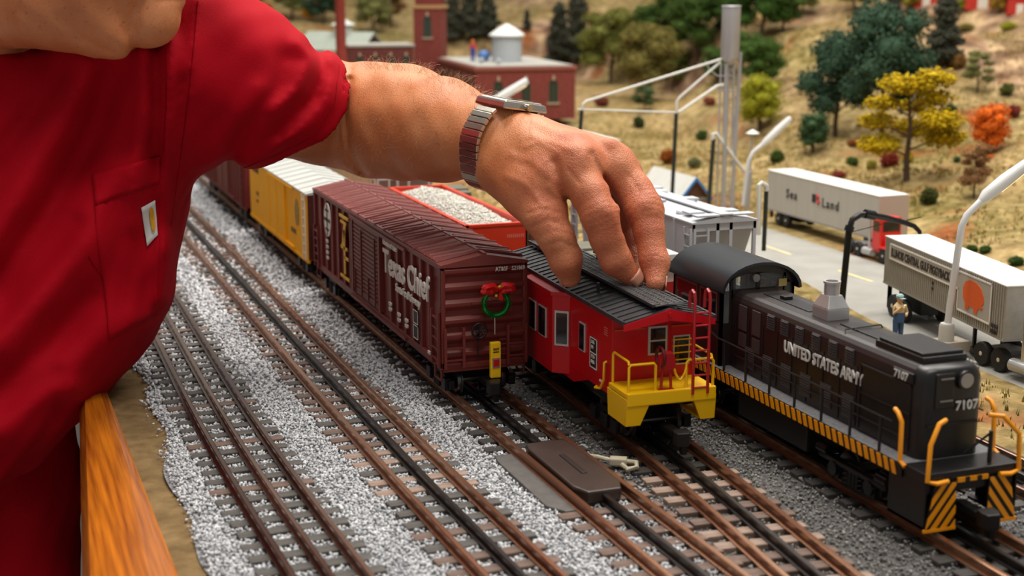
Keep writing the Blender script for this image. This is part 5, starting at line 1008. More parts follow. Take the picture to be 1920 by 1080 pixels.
# little red barns on the hill crest
for px, py, w, lab in ((1736, 13, 46, 'red barn on the hill crest left of the dark conifer'), (1842, 16, 62, 'red barn on the hill crest right of the dark conifer'), (1912, 24, 44, 'red barn on the hill crest at the top right corner')):
    p = T(px, py); Z = float((p-CAM) @ FW); k = Z/FPX; ww = w*k; t = thing('red_barn', lab, 'barn', (p[0], p[1], p[2]-.4), -.5); rdm = mat('barn_red', (186, 44, 28), .7, var=.08)
    B(-ww/2, ww/2, 0, ww*1.2, 0, ww*.75).build('wall', rdm, t); MB().prism([(-ww*.6, -.3, ww*.72), (0, -.3, ww*1.15), (ww*.6, -.3, ww*.72)], (0, ww*1.3, 0)).build('roof', mat('barn_roof', (110, 60, 44), .8), t); B(-ww*.15, ww*.15, -.08, 0, 0, ww*.45).build('door', mat('barn_door', (220, 214, 200), .7), t)
# ================================================================ trees and bushes
def tufts(clumps, n, size, seed):
    """clumps: (x,y,z,rx,ry,rz). leaf tufts as small 3-sided pyramids scattered in the clumps"""
    g = np.random.default_rng(seed); vol = np.array([c[3]*c[4] for c in clumps]); cnt = np.maximum(8, (n*vol/vol.sum()).astype(int)); V = []; 
    for c, k in zip(clumps, cnt):
        d = g.normal(size=(k, 3)); d /= np.linalg.norm(d, axis=1, keepdims=True); r = g.uniform(.66, 1.18, (k, 1))
        p = np.array(c[:3])+d*r*np.array(c[3:6]); a = d*.9+g.normal(size=(k, 3))*.7+np.array([0, 0, .35]); a /= np.linalg.norm(a, axis=1, keepdims=True)
        u = np.cross(a, g.normal(size=(k, 3))); u /= np.linalg.norm(u, axis=1, keepdims=True); w = np.cross(a, u); s = size*g.uniform(.5, 1.3, (k, 1))
        V.append(np.stack([p+u*s, p+(-.5*u+.87*w)*s, p+(-.5*u-.87*w)*s, p+a*s*1.5], 1))
    V = np.concatenate(V); m = len(V); F = (np.array([(0, 1, 3), (1, 2, 3), (2, 0, 3), (0, 2, 1)])[None]+4*np.arange(m)[:, None, None]).reshape(-1); return V.reshape(-1, 3), F
def foliage_mesh(name, clumps, n, size, seed):
    V, F = tufts(clumps, n, size, seed); core = MB(); g = random.Random(seed)
    for x, y, z, rx, ry, rz in clumps: core.ball((x, y, z), 1, 8, 5, (rx*.72, ry*.72, rz*.72))
    cv = np.array(core.v); V = np.concatenate([V, cv]); me = bpy.data.meshes.new(name); nt = len(F)//3; off = len(V)-len(cv); cf = [tuple(i+off for i in f) for f in core.f]
    L = list(F)+[i for f in cf for i in f]; st = list(range(0, len(F), 3))+[len(F)+4*i for i in range(len(cf))]
    me.vertices.add(len(V)); me.vertices.foreach_set('co', (V*S).ravel()); me.loops.add(len(L)); me.loops.foreach_set('vertex_index', L); me.polygons.add(len(st)); me.polygons.foreach_set('loop_start', st); me.update(); me.validate(); return me
def leafm(name, c): return mat('leaf_'+name, tuple(int(v*.72) for v in c), .85, var=1, vscale=110, col2=tuple(min(255, int(v*1.18)) for v in c), spec=.15)
bark = mat('bark', (84, 68, 54), .9, var=.25, vscale=150)
PROTO = {}
def proto(kind, v):
    key = (kind, v)
    if key in PROTO: return PROTO[key]
    g = random.Random(hash(kind) % 1000*0+len(kind)*31+v*7+3); tr = MB(); cl = []
    if kind == 'broad':                              # unit height 10
        tips = []
        tr.tube([(0, 0, -.4), (.1, 0, 1.5), (-.1, .1, 3.2), (.1, 0, 5.5), (0, 0, 7.5)], [.34, .26, .22, .15, .06], 8)
        for i in range(13):
            a = i*2.4+g.uniform(-.4, .4); z = 3.0+i*.5+g.uniform(-.3, .3); r = (3.3-abs(z-5.4)*.38)*g.uniform(.65, 1.1)
            q = (r*math.cos(a), r*math.sin(a), min(8.9, z+g.uniform(.1, .8))); tr.tube([(0, 0, z-.9), (q[0]*.55, q[1]*.55, (z+q[2])/2-.3), q], [.12, .09, .04], 5); s = g.uniform(1.25, 1.9); cl.append((*q, s*1.15, s*1.15, s*.75))
        cl.append((0, 0, 9.1, 1.2, 1.2, .9)); n, sz = 4200, .17
    elif kind == 'sparse':
        tr.tube([(0, 0, -.4), (.1, 0, 2), (.0, .1, 4.5), (.2, 0, 7.5)], [.28, .22, .16, .06], 8)
        for i in range(11):
            a = i*2.1+g.uniform(-.5, .5); z = 2.8+i*.58; r = g.uniform(1.2, 3.0)*(1.1-abs(z-5)/9)
            q = (r*math.cos(a), r*math.sin(a), z+g.uniform(.4, 1.0)); tr.tube([(0, 0, z-.6), (q[0]*.5, q[1]*.5, z), q], [.1, .07, .03], 5); s = g.uniform(.85, 1.45); cl.append((*q, s*1.25, s*1.25, s*.66))
        n, sz = 3000, .16
    elif kind == 'conifer':
        tr.tube([(0, 0, -.4), (0, 0, 5), (0, 0, 9.6)], [.3, .2, .04], 7)
        for i in range(16):
            z = 1.2+i*.53; r = (1.0-(z-1)/13.0)*1.75*g.uniform(.6, 1.25); 
            for k in range(3): a = k*2.1+i+g.uniform(-.4, .4); cl.append((r*.75*math.cos(a), r*.75*math.sin(a), z+g.uniform(-.25, .25), r*.62+.1, r*.62+.1, .5))
        cl.append((0, 0, 9.5, .25, .25, .6)); n, sz = 3200, .2
    elif kind == 'round':
        tr.tube([(0, 0, -.6), (0, 0, 3), (.1, 0, 6)], [.4, .3, .1], 7)
        for i in range(12): a = i*2.4; z = 3.2+.48*i; r = 2.4*math.sqrt(max(.05, 1-((z-5.2)/4.2)**2))*.75; cl.append((r*math.cos(a), r*math.sin(a), z, 1.9, 1.9, 1.5))
        n, sz = 2200, .2
    else:                                            # bush, unit height 10 wide
        tr.tube([(0, 0, -1), (0, 0, 4)], [.4, .2], 6)
        for i in range(9): a = i*2.4; r = 3.0*math.sqrt(i/9); cl.append((r*math.cos(a), r*math.sin(a), 3.6+g.uniform(-1, 2)*(1-r/5), 2.8, 2.8, 2.6))
        n, sz = 1000, .55
    t_me = tr.mesh('trunk', smooth=True); t_me.materials.append(bark); f_me = foliage_mesh('foliage', cl, n, sz, 17+v*5+len(kind)); f_me.materials.append(bark); PROTO[key] = (t_me, f_me); return PROTO[key]
def tree(kind, v, px, py, top, col, label, wide=1.0, name='tree', cat='tree', group=None, sink=.2):
    p = T(px, py); Z = float((p-CAM) @ FW); h = (py-top)*Z/FPX; k = h/10.0
    t = thing(name, label, cat, (p[0], p[1], p[2]-sink), random.uniform(0, 6.28), group); a, f = proto(kind, v)
    for nm, me in (('trunk', a), ('foliage', f)):
        o = put(nm, me, None, t); o.scale = (k*wide, k*wide, k)
        if nm == 'foliage': recolor(o, leafm('%d_%d_%d' % col, col)); o['kind'] = 'stuff'
DG, MG, OG, YL, YG, OR, DC, RD, PG, BR = (58, 82, 62), (74, 98, 44), (116, 118, 56), (206, 176, 26), (150, 150, 40), (216, 106, 34), (74, 76, 62), (124, 54, 44), (128, 130, 78), (120, 88, 50)
for a in [
 ('broad', 0, 1566, 258, 64, DG, 'large dark green tree left of the yellow tree', .72), ('broad', 1, 1652, 268, 12, DG, 'tallest dark green tree directly behind the yellow tree', .66),
 ('sparse', 0, 1700, 338, 122, (186, 158, 24), 'bright yellow autumn tree before the dark green trees', 1.05), ('round', 0, 1852, 292, 192, OR, 'bright orange autumn tree at the right', .95), ('round', 1, 1524, 288, 208, (60, 84, 54), 'small rounded dark green tree beside the lit lamp', .95),
 ('conifer', 0, 1048, 128, 6, DC, 'dark conifer right of the ventilator, left of a pair', .95), ('conifer', 1, 1082, 122, -22, DC, 'dark conifer right of the ventilator, taller of a pair', .95),
 ('conifer', 0, 848, 78, -28, DC, 'dark conifer just right of the brick tower', 1.0), ('conifer', 1, 882, 76, -40, DC, 'middle dark conifer behind the red-topped figurine', 1.0), ('conifer', 0, 915, 74, -24, DC, 'dark conifer left of the roof ventilator', 1.0), ('conifer', 1, 988, 58, 16, DC, 'little dark conifer peeking behind the ventilator cap', .9),
 ('conifer', 1, 1768, 126, -24, DC, 'dark conifer standing before the red barns', 1.0), ('conifer', 0, 1672, 46, -40, DC, 'dark conifer on the crest left of the red barns', 1.0),
 ('broad', 1, 1146, 158, 20, OG, 'olive tree right of the dark conifer pair', .9), ('broad', 0, 1216, 188, 48, (122, 112, 58), 'brownish olive tree behind the overhead pipes', .95), ('broad', 1, 1222, 120, 12, MG, 'green tree high behind the overhead pipes', .8),
 ('broad', 0, 1306, 122, -10, MG, 'green tree left of the silver silo', 1.0), ('broad', 1, 1344, 160, 88, MG, 'small green tree touching the silo foot', .9), ('broad', 1, 1428, 82, -50, (66, 96, 40), 'green tree at the top edge right of the silo', 1.0), ('broad', 0, 1428, 172, 74, (70, 96, 40), 'green tree below the top one, right of the silo', .95),
 ('round', 0, 1424, 248, 138, YG, 'yellow-green rounded tree right of the silo', .95), ('sparse', 1, 1208, 212, 158, (84, 104, 66), 'small grey-green tree under the overhead pipes', 1.0), ('sparse', 1, 1826, 374, 270, (150, 112, 74), 'thin leafless-brown tree below the orange tree', .7),
 ('sparse', 0, 1832, 172, 92, PG, 'pale sage tree on the slope right of the conifer', .9), ('sparse', 1, 1542, 136, 96, YG, 'small yellow-green tree left of the large dark tree', 1.0),
 ('round', 0, 500, 34, 4, OR, 'far orange tree above the red sleeve', 1.0), ('round', 1, 578, 40, 8, (200, 150, 40), 'far yellow tree left of the brick chimney', 1.0), ('broad', 0, 608, 46, -26, DG, 'far dark green tree beside the brick chimney', 1.0), ('broad', 1, 548, 38, -34, PG, 'far sage tree above the red sleeve', 1.0), ('broad', 0, 470, 22, -40, OG, 'far olive tree at the top above the red shoulder', 1.0), ('broad', 1, 700, 62, -12, PG, 'far sage tree between chimney and brick tower', 1.0), ('sparse', 1, 735, 50, -20, BR, 'far brown tree left of the brick tower', 1.0),
 ('broad', 1, 1180, 96, 34, OG, 'olive tree on the slope between the olive pair', 1.0), ('broad', 0, 1262, 168, 92, (96, 108, 50), 'green-olive tree above the inner overhead pipe', 1.0), ('broad', 0, 1268, 64, -30, MG, 'green tree at the top edge left of the silo', 1.0), ('broad', 1, 1356, 66, -30, (70, 98, 42), 'green tree at the top edge directly behind the silo', 1.0), ('broad', 1, 1392, 136, 60, MG, 'green tree half hidden by the silo', 1.0), ('broad', 0, 1468, 60, -24, MG, 'green tree at the top edge, rightmost of the silo grove', 1.0), ('broad', 0, 1110, 110, 58, OG, 'small olive tree at the foot of the conifer pair', 1.0),
 ('broad', 0, 1505, 30, -40, PG, 'sage tree on the crest at the top edge', 1.0), ('broad', 1, 1600, 26, -50, OG, 'olive tree on the crest above the large dark tree', 1.0), ('round', 1, 1705, 22, -30, (150, 140, 50), 'yellow-olive tree on the crest beside the left barn', 1.0), ('round', 0, 1800, 26, -14, (140, 140, 50), 'yellow-olive tree on the crest between the red barns', 1.0), ('round', 1, 1872, 30, -20, (160, 130, 50), 'ochre tree on the crest between the right barns', 1.0)]:
    tree(a[0], a[1], a[2], a[3], a[4], a[5], a[6], a[7]*(1.0 if a[0] == 'conifer' else 1.12))
for px, py, top, col, lab, w in [
 (1316, 264, 236, (62, 82, 36), 'dark green bush left of the silo legs', .8), (1252, 308, 270, (150, 84, 30), 'rust orange bush behind the gable shed', .8), (1302, 316, 288, (104, 104, 70), 'grey-green bush behind the sand tower posts', .8), (1456, 306, 270, (66, 84, 36), 'dark green bush right of the lit lamp', .75), (1742, 382, 338, (72, 76, 36), 'dark olive bush on the bank right of the yellow tree', .75),
 (1598, 312, 288, (66, 86, 34), 'green bush left of the yellow tree', .9), (1634, 320, 294, (134, 124, 46), 'yellowish bush beside the green bush', .75), (1668, 316, 272, (120, 46, 36), 'dark red bush at the yellow tree', .8), (1574, 336, 314, (136, 62, 48), 'low reddish bush behind the pale trailer', 1.2), (1702, 306, 276, (170, 150, 30), 'yellow bush at the foot of the yellow tree', .7),
 (1888, 180, 148, (92, 98, 46), 'green bush near the right edge above the orange tree', .8), (1782, 218, 186, (58, 78, 38), 'dark green bush right of the yellow tree crown', .7), (1794, 304, 288, (66, 92, 54), 'little green bush left of the orange tree', .8), (1822, 472, 452, (60, 84, 34), 'small leafy plant behind the silver trailer roof, left one', 1.0), (1846, 478, 456, (60, 84, 34), 'small leafy plant behind the silver trailer roof, right one', 1.0), (1905, 500, 474, (58, 82, 36), 'dark green bush behind the silver trailer at the frame edge', 1.1),
 (1198, 240, 210, (58, 70, 36), 'dark bush under the small grey-green tree', .7), (1128, 200, 172, (128, 70, 52), 'reddish bush right of the brick factory', 1.0), (1330, 198, 176, (140, 74, 58), 'reddish bush behind the tower columns', 1.0), (1890, 58, 34, (150, 150, 40), 'bright yellow-green bush below the corner barn', 1.2), (1812, 60, 40, (130, 120, 60), 'olive bush below the red barns', 1.4), (1850, 300, 284, OR, 'low orange bush under the orange tree', 1.8), (1900, 222, 190, RD, 'dark red bush at the right edge', .8), (1700, 120, 96, (140, 120, 56), 'ochre bush behind the dark green trees', .9), (1795, 130, 92, (130, 96, 50), 'brown bush right of the dark conifer', .8), (1600, 275, 258, (150, 90, 50), 'small orange-brown bush between the dark trunks', 1.3), (1480, 30, 6, PG, 'sage bush at the crest right of the silo trees', 1.2)]:
    tree('bush', random.randrange(3), px, py, top, col, lab, w, 'bush', 'bush', sink=.1)

# ================================================================ dry grass tufts on the bank and the hill (nobody could count them)
def grass(name, label, n, m, seed, hmin, hmax, x0, x1, y0, y1):
    g = np.random.default_rng(seed); x = g.uniform(x0, x1, n); y = g.uniform(y0, y1, n)
    k = (fbm(x, y, 9, seed) > .47) & ~((x > road_l(y)-1.2) & (x < 87.5) & (y < 200)) & ~((x > 90) & (x < 130) & (y > 260) & (y < 320)) & ~((x > 86) & (x < 94) & (y > 115) & (y < 152)); x, y = x[k], y[k]; z = height(x, y); V = []
    for b_ in range(4):
        a = g.uniform(0, 6.283, len(x)); w = .07; h = g.uniform(hmin, hmax, len(x)); l = g.uniform(.1, .5, len(x))*h; bx = x+g.normal(0, .12, len(x)); by = y+g.normal(0, .12, len(x))
        V.append(np.stack([np.stack([bx-w*np.sin(a), by+w*np.cos(a), z-.06], 1), np.stack([bx+w*np.sin(a), by-w*np.cos(a), z-.06], 1), np.stack([bx+l*np.cos(a), by+l*np.sin(a), z+h], 1)], 1))
    V = np.concatenate(V).reshape(-1, 3); return tag(put(name, mesh_np_tri(name, V), m), label, 'grass', kind='stuff')
def mesh_np_tri(name, V):
    me = bpy.data.meshes.new(name); me.vertices.add(len(V)); me.vertices.foreach_set('co', (V*S).ravel()); me.loops.add(len(V)); me.loops.foreach_set('vertex_index', np.arange(len(V))); me.polygons.add(len(V)//3); me.polygons.foreach_set('loop_start', np.arange(0, len(V), 3)); me.update(); return me
grass('straw_grass', 'straw-coloured dry grass tufts over the hillside', 52000, mat('straw_blade', (150, 126, 72), .9, var=1, vscale=12, col2=(206, 182, 122), spec=.1), 5, .15, .5, 60, 190, 60, 330)
grass('olive_grass', 'olive green grass tufts on the bank behind the trailers', 26000, mat('olive_blade', (96, 92, 40), .9, var=1, vscale=12, col2=(150, 138, 70), spec=.1), 12, .15, .55, 60, 170, 60, 300)
# ================================================================ the man (built from signed-distance round cones)
def px_of(P):
    v = P-CAM; Z = v @ FW; return 960+FPX*(v @ RT)/Z, 540-FPX*(v @ UP)/Z
class Field:
    def __init__(s, lo, hi, h):
        s.lo = np.array(lo, float); s.h = h; s.n = np.ceil((np.array(hi)-s.lo)/h).astype(int)+1
        s.ax = [s.lo[i]+h*np.arange(s.n[i]) for i in range(3)]
    def new(s): return np.full(s.n, 6.0, np.float32)
    def sub(s, a, b, pad):
        lo = np.minimum(a, b)-pad; hi = np.maximum(a, b)+pad
        i0 = np.clip(np.floor((lo-s.lo)/s.h).astype(int), 0, s.n); i1 = np.clip(np.ceil((hi-s.lo)/s.h).astype(int)+1, 0, s.n)
        return tuple(slice(i0[i], i1[i]) for i in range(3))
    def pts(s, sl): return np.meshgrid(*[s.ax[i][sl[i]].astype(np.float32) for i in range(3)], indexing='ij', sparse=True)
    def cone(s, F, a, ra, b, rb, k=0.4):
        a = np.array(a, float); b = np.array(b, float); sl = s.sub(a, b, max(ra, rb)+max(k*1.2, .5)+.3)
        if any(q.stop <= q.start for q in sl): return F
        x, y, z = s.pts(sl); ba = b-a; L2 = max(ba @ ba, 1e-9)
        t = np.clip(((x-a[0])*ba[0]+(y-a[1])*ba[1]+(z-a[2])*ba[2])/L2, 0, 1)
        d = np.sqrt((x-a[0]-t*ba[0])**2+(y-a[1]-t*ba[1])**2+(z-a[2]-t*ba[2])**2)-(ra+(rb-ra)*t)
        F[sl] = smin(F[sl], d.astype(np.float32), k); return F
    def chain(s, F, P, k=0.4):                            # P: (px,py,Z,r_px)
        q = [(atZ(p[0], p[1], p[2]), p[3]*p[2]/FPX) for p in P]
        if len(q) == 1: q = q*2
        for (a, ra), (b, rb) in zip(q[:-1], q[1:]): s.cone(F, a, ra, b, rb, k)
        return F
    def sample(s, F, P):
        g = (np.asarray(P)-s.lo)/s.h; i = np.clip(np.floor(g).astype(int), 0, s.n-2); f = g-i; r = 0
        for dx in (0, 1):
            for dy in (0, 1):
                for dz in (0, 1): r = r+F[i[..., 0]+dx, i[..., 1]+dy, i[..., 2]+dz]*(f[..., 0] if dx else 1-f[..., 0])*(f[..., 1] if dy else 1-f[..., 1])*(f[..., 2] if dz else 1-f[..., 2])
        return r
    def hit(s, F, px, py, z0=75, z1=125):
        t = np.arange(z0, z1, .08); P = CAM+ray(px, py)*t[:, None]; ok = np.all((P > s.lo) & (P < s.lo+s.h*(s.n-1)), axis=1); d = np.where(ok, s.sample(F, P), 5); i = np.argmax(d < 0); return P[i] if d[i] < 0 else None
def smin(a, b, k):
    h = np.clip(.5+.5*(b-a)/k, 0, 1); return b*(1-h)+a*h-k*h*(1-h)
def nets(F, fld):
    d = F; ins = d < 0; n = d.shape
    c = np.zeros([m-1 for m in n], np.int8)
    for dx in (0, 1):
        for dy in (0, 1):
            for dz in (0, 1): c += ins[dx:n[0]-1+dx, dy:n[1]-1+dy, dz:n[2]-1+dz]
    I = np.argwhere((c > 0) & (c < 8)); idx = np.full(c.shape, -1, np.int32); idx[I[:, 0], I[:, 1], I[:, 2]] = np.arange(len(I))
    pos = np.zeros((len(I), 3)); cnt = np.zeros((len(I), 1)); C8 = [(x, y, z) for x in (0, 1) for y in (0, 1) for z in (0, 1)]
    for a in C8:
        for ax in range(3):
            if a[ax]: continue
            b = list(a); b[ax] = 1; A = I+a; Bq = I+b; da = d[A[:, 0], A[:, 1], A[:, 2]]; db = d[Bq[:, 0], Bq[:, 1], Bq[:, 2]]; m = (da < 0) != (db < 0)
            t = np.where(m, da/np.where(m, da-db, 1), 0)[:, None]; pos += np.where(m[:, None], A+(np.array(b)-a)*t, 0); cnt += m[:, None]
    V = fld.lo+fld.h*pos/cnt; quads = []
    for ax in range(3):
        u, v = (ax+1) % 3, (ax+2) % 3; s0 = [slice(None)]*3; s1 = [slice(None)]*3; s0[ax] = slice(0, -1); s1[ax] = slice(1, None)
        ch = ins[tuple(s0)] != ins[tuple(s1)]; E = np.argwhere(ch); E = E[(E[:, u] > 0) & (E[:, v] > 0) & (E[:, u] < n[u]-1) & (E[:, v] < n[v]-1)]
        o = []
        for du, dv in ((1, 1), (0, 1), (0, 0), (1, 0)):
            q = E.copy(); q[:, u] -= du; q[:, v] -= dv; o.append(idx[q[:, 0], q[:, 1], q[:, 2]])
        Q = np.stack(o, 1); fl = ~ins[E[:, 0], E[:, 1], E[:, 2]]; Q[fl] = Q[fl][:, ::-1]; quads.append(Q)
    return V, np.concatenate(quads)
def mesh_np(name, V, Q):
    me = bpy.data.meshes.new(name); me.vertices.add(len(V)); me.vertices.foreach_set('co', (V*S).ravel()); me.loops.add(Q.size); me.loops.foreach_set('vertex_index', Q.ravel()); me.polygons.add(len(Q)); me.polygons.foreach_set('loop_start', np.arange(0, Q.size, Q.shape[1])); me.update(); me.shade_smooth(); return me
def bounds(Ps, pad):
    A = []
    for p in Ps: c = atZ(p[0], p[1], p[2]); r = p[3]*p[2]/FPX; A += [c-r, c+r]
    A = np.array(A); return A.min(0)-pad, A.max(0)+pad

# ---- arm and hand
FORE = [(640, 216, 109, 92), (700, 225, 107.5, 101), (760, 230, 105.5, 101), (830, 244, 102, 92), (885, 256, 99, 73), (925, 266, 97.2, 62)]
UPPER = [(420, 140, 100, 125), (520, 185, 104, 108), (600, 206, 107.5, 99), (645, 222, 109, 95)]
PALM = [[(915, 262, 97.4, 64), (1076, 318, 92.5, 54)], [(915, 258, 97.6, 62), (1140, 316, 94.2, 48)], [(925, 258, 98.5, 58), (1160, 330, 97, 44)], [(930, 270, 99.5, 52), (1160, 345, 99.5, 38)], [(930, 262, 97, 60), (1075, 292, 93.4, 42)], [(940, 310, 95.5, 50), (1020, 345, 93, 48)]]
FING = {'index': [(1080, 316, 92.3, 50), (1108, 362, 91.2, 39), (1126, 403, 90.6, 38), (1138, 444, 90.7, 31), (1154, 488, 91.0, 29), (1186, 522, 91.5, 19)],
        'middle': [(1150, 316, 94.4, 45), (1186, 358, 93.6, 35), (1209, 394, 92.8, 36), (1216, 436, 92.2, 29), (1227, 490, 91.6, 27), (1230, 530, 90.8, 18)],
        'ring': [(1158, 334, 97.2, 42), (1178, 382, 97.2, 32), (1188, 420, 96.8, 32), (1194, 455, 96.0, 27), (1198, 490, 95.2, 25), (1200, 518, 94.2, 19)],
        'little': [(1158, 350, 99.6, 36), (1176, 392, 100, 27), (1184, 425, 99.6, 26), (1188, 455, 98.6, 23), (1192, 490, 97.4, 18)]}
THUMB = [(945, 312, 95.5, 54), (988, 362, 93.6, 48), (1022, 408, 92.2, 38), (1044, 446, 91.9, 33), (1060, 486, 92.2, 31), (1069, 518, 92.9, 21)]
TEND = [[(990, 235, 94.6, 9), (1072, 268, 92.2, 14)], [(1000, 232, 95.6, 8), (1142, 274, 93.4, 13)], [(960, 270, 94.2, 7), (1000, 300, 92.6, 8), (1040, 318, 91.5, 8)]]
allp = FORE+UPPER[1:]+sum(PALM, [])+sum(FING.values(), [])+THUMB
lo, hi = bounds(allp, .6); FA = Field(lo, hi, .115)
up = FA.chain(FA.new(), UPPER, .5); fo = FA.chain(FA.new(), FORE, 1.2); palm = FA.new()
for c in PALM: FA.chain(palm, c, .9)
for c in TEND: FA.chain(palm, c, .5)
arm = smin(fo, up, .35); hand = smin(arm, palm, .9)
thumb = FA.chain(FA.new(), THUMB, .45); res = smin(hand, thumb, .8)
for k_, c in FING.items(): f_ = FA.chain(FA.new(), c, .28); res = np.minimum(res, smin(hand, f_, .55))
del up, fo, palm, thumb, f_
# skin folds around the joints, along each finger axis
def creases(F, J, ax, R0, lam, amp):
    sl = FA.sub(J, J, R0*1.6); x, y, z = FA.pts(sl); s = (x-J[0])*ax[0]+(y-J[1])*ax[1]+(z-J[2])*ax[2]; r2 = (x-J[0])**2+(y-J[1])**2+(z-J[2])**2
    wob = .12*np.sin(2.3*x+1.7*z)+.1*np.sin(3.1*y-2.2*z)
    F[sl] += (amp*((.5+.5*np.cos(2*math.pi*(s+wob)/lam))**4-.25)*np.exp(-r2/(R0*.66)**2)).astype(np.float32)
for c, jl in list((c, (2, 4)) for c in FING.values())+[(THUMB, (2, 4))]:
    for j in jl:
        J = atZ(*c[j][:3]); ax = atZ(*c[min(j+1, len(c)-1)][:3])-atZ(*c[j-1][:3]); ax /= np.linalg.norm(ax); creases(res, J, ax, 1.6 if j == 2 else 1.2, .43 if j == 2 else .38, .15 if j == 2 else .11)
# broad lumps so that the forearm is not a clean cone
x, y, z = FA.pts(tuple(slice(0, m) for m in FA.n))
res += (.05*np.sin(1.1*x+.7*z)*np.sin(.9*y+1.3*z)+.035*np.sin(2.3*x-1.1*y)*np.sin(2.0*z+.6*x)).astype(np.float32)
ms = np.argwhere(np.abs(res) < .7); Pm = FA.lo+FA.h*ms; qx, qy = px_of(Pm); zz = (Pm-CAM) @ FW
def seg_dist(qx, qy, pts):
    best = np.full(len(qx), 1e9)
    for (x0, y0), (x1, y1) in zip(pts[:-1], pts[1:]):
        dx, dy = x1-x0, y1-y0; t = np.clip(((qx-x0)*dx+(qy-y0)*dy)/(dx*dx+dy*dy), 0, 1); best = np.minimum(best, np.hypot(qx-x0-t*dx, qy-y0-t*dy))
    return best
dm = np.zeros(len(Pm))
for pts, amp, w, zm in [([(655, 150), (648, 215), (652, 270), (664, 305), (680, 325)], -.34, 7, 107.5), ([(668, 170), (672, 240), (690, 300)], .16, 16, 107.5), ([(632, 220), (640, 280), (655, 310)], -.10, 5, 107.5),
                        ([(1040, 305), (1050, 345), (1062, 372)], -.22, 9, 93.5), ([(1110, 290), (1135, 345), (1160, 400), (1172, 430)], -.22, 8, 95), ([(1080, 272), (1095, 292)], .16, 22, 93.5), ([(1150, 276), (1165, 300)], .14, 20, 95.5),
                        ([(1128, 388), (1150, 400), (1158, 418)], .10, 14, 92), ([(1209, 382), (1228, 398)], .10, 13, 94), ([(1000, 255), (1040, 268), (1070, 280)], .06, 7, 95), ([(985, 275), (1010, 265), (1045, 285)], .05, 5, 95), ([(1020, 300), (1000, 330), (1005, 370)], .05, 6, 94), ([(990, 400), (1020, 392), (1048, 398)], -.05, 4, 94), ([(1000, 425), (1030, 412), (1058, 424)], -.07, 4, 94), ([(1012, 444), (1040, 432), (1066, 438)], -.04, 3, 94), ([(1022, 462), (1050, 452), (1080, 466)], -.07, 4, 94), ([(1030, 350), (1052, 372), (1066, 400)], .10, 8, 94), ([(960, 290), (1000, 305), (1040, 340)], .07, 8, 95), ([(950, 330), (985, 345), (1020, 385)], .06, 7, 95), ([(1100, 300), (1120, 340)], -.05, 4, 93), ([(1065, 318), (1088, 345)], -.06, 4, 93), ([(1180, 330), (1200, 360)], -.06, 4, 95)]:
    dm += amp*np.exp(-(seg_dist(qx, qy, pts)/w)**2)*(zz < zm)
res[ms[:, 0], ms[:, 1], ms[:, 2]] -= dm.astype(np.float32)
V1, Q1 = nets(res, FA)
# ---- head, neck and the torso inside the shirt
HZ = 91.0
HEAD = [[(278, 30, HZ, 60), (200, 12, HZ, 95)], [(212, 60, HZ-.5, 50), (110, 0, HZ, 90)], [(110, 2, HZ, 90), (-60, -40, 96, 130), (-140, 60, 100, 150)], [(200, -90, HZ, 150), (120, -330, HZ+1, 265)], [(330, -20, HZ, 28), (250, -60, HZ, 110)], [(345, -55, HZ, 26), (270, -110, HZ, 120)],
        [(350, -230, HZ, 30), (425, -140, HZ, 30), (380, -110, HZ, 34)], [(330, -330, HZ, 90), (250, -280, HZ, 170)], [(30, -190, HZ-9.2, 34), (60, -120, HZ-8.6, 26)]]
TORSO = [[(-140, 60, 100, 150), (90, 300, 103, 190)], [(330, 120, 99, 115), (90, 300, 103, 190), (60, 500, 102, 180), (-60, 680, 99, 140), (-60, 900, 103, 60)], [(-140, 60, 100, 150), (-420, 150, 92, 140)]]
lo, hi = bounds(sum(HEAD, [])+sum(TORSO, []), .8); FH = Field(lo, hi, .24); hd = FH.new()
for c in HEAD: FH.chain(hd, c, .9)
for p, r, s_ in (((352, -262, HZ-3.2), 20, 1), ((340, -38, HZ-2.6), 7, 1)): e = FH.chain(FH.new(), [(*p, r), (p[0]-3, p[1], p[2], r)], .2); hd = np.maximum(hd, -e)
for c in TORSO: FH.chain(hd, c, 2.0)
ms = np.argwhere(np.abs(hd) < 1.0); Pm = FH.lo+FH.h*ms; qx, qy = px_of(Pm); zz = (Pm-CAM) @ FW; dm = np.zeros(len(Pm))
for pts, amp, w in [([(268, -20), (250, 30), (246, 70), (252, 98)], -.40, 12), ([(215, -40), (225, 20), (236, 60)], -.22, 10), ([(150, 10), (190, 50), (230, 75)], .2, 24), ([(110, 30), (150, 70), (200, 95)], -.16, 9), ([(40, 20), (90, 60)], -.14, 9), ([(352, -6), (325, -4), (300, 0)], -.25, 7)]: dm += amp*np.exp(-(seg_dist(qx, qy, pts)/w)**2)*(zz < HZ+1)
hd[ms[:, 0], ms[:, 1], ms[:, 2]] -= dm.astype(np.float32)
V2, Q2 = nets(hd, FH)
me = mesh_np('body', np.concatenate([V1, V2]), np.concatenate([Q1, Q2+len(V1)])); nv = len(V1)+len(V2)
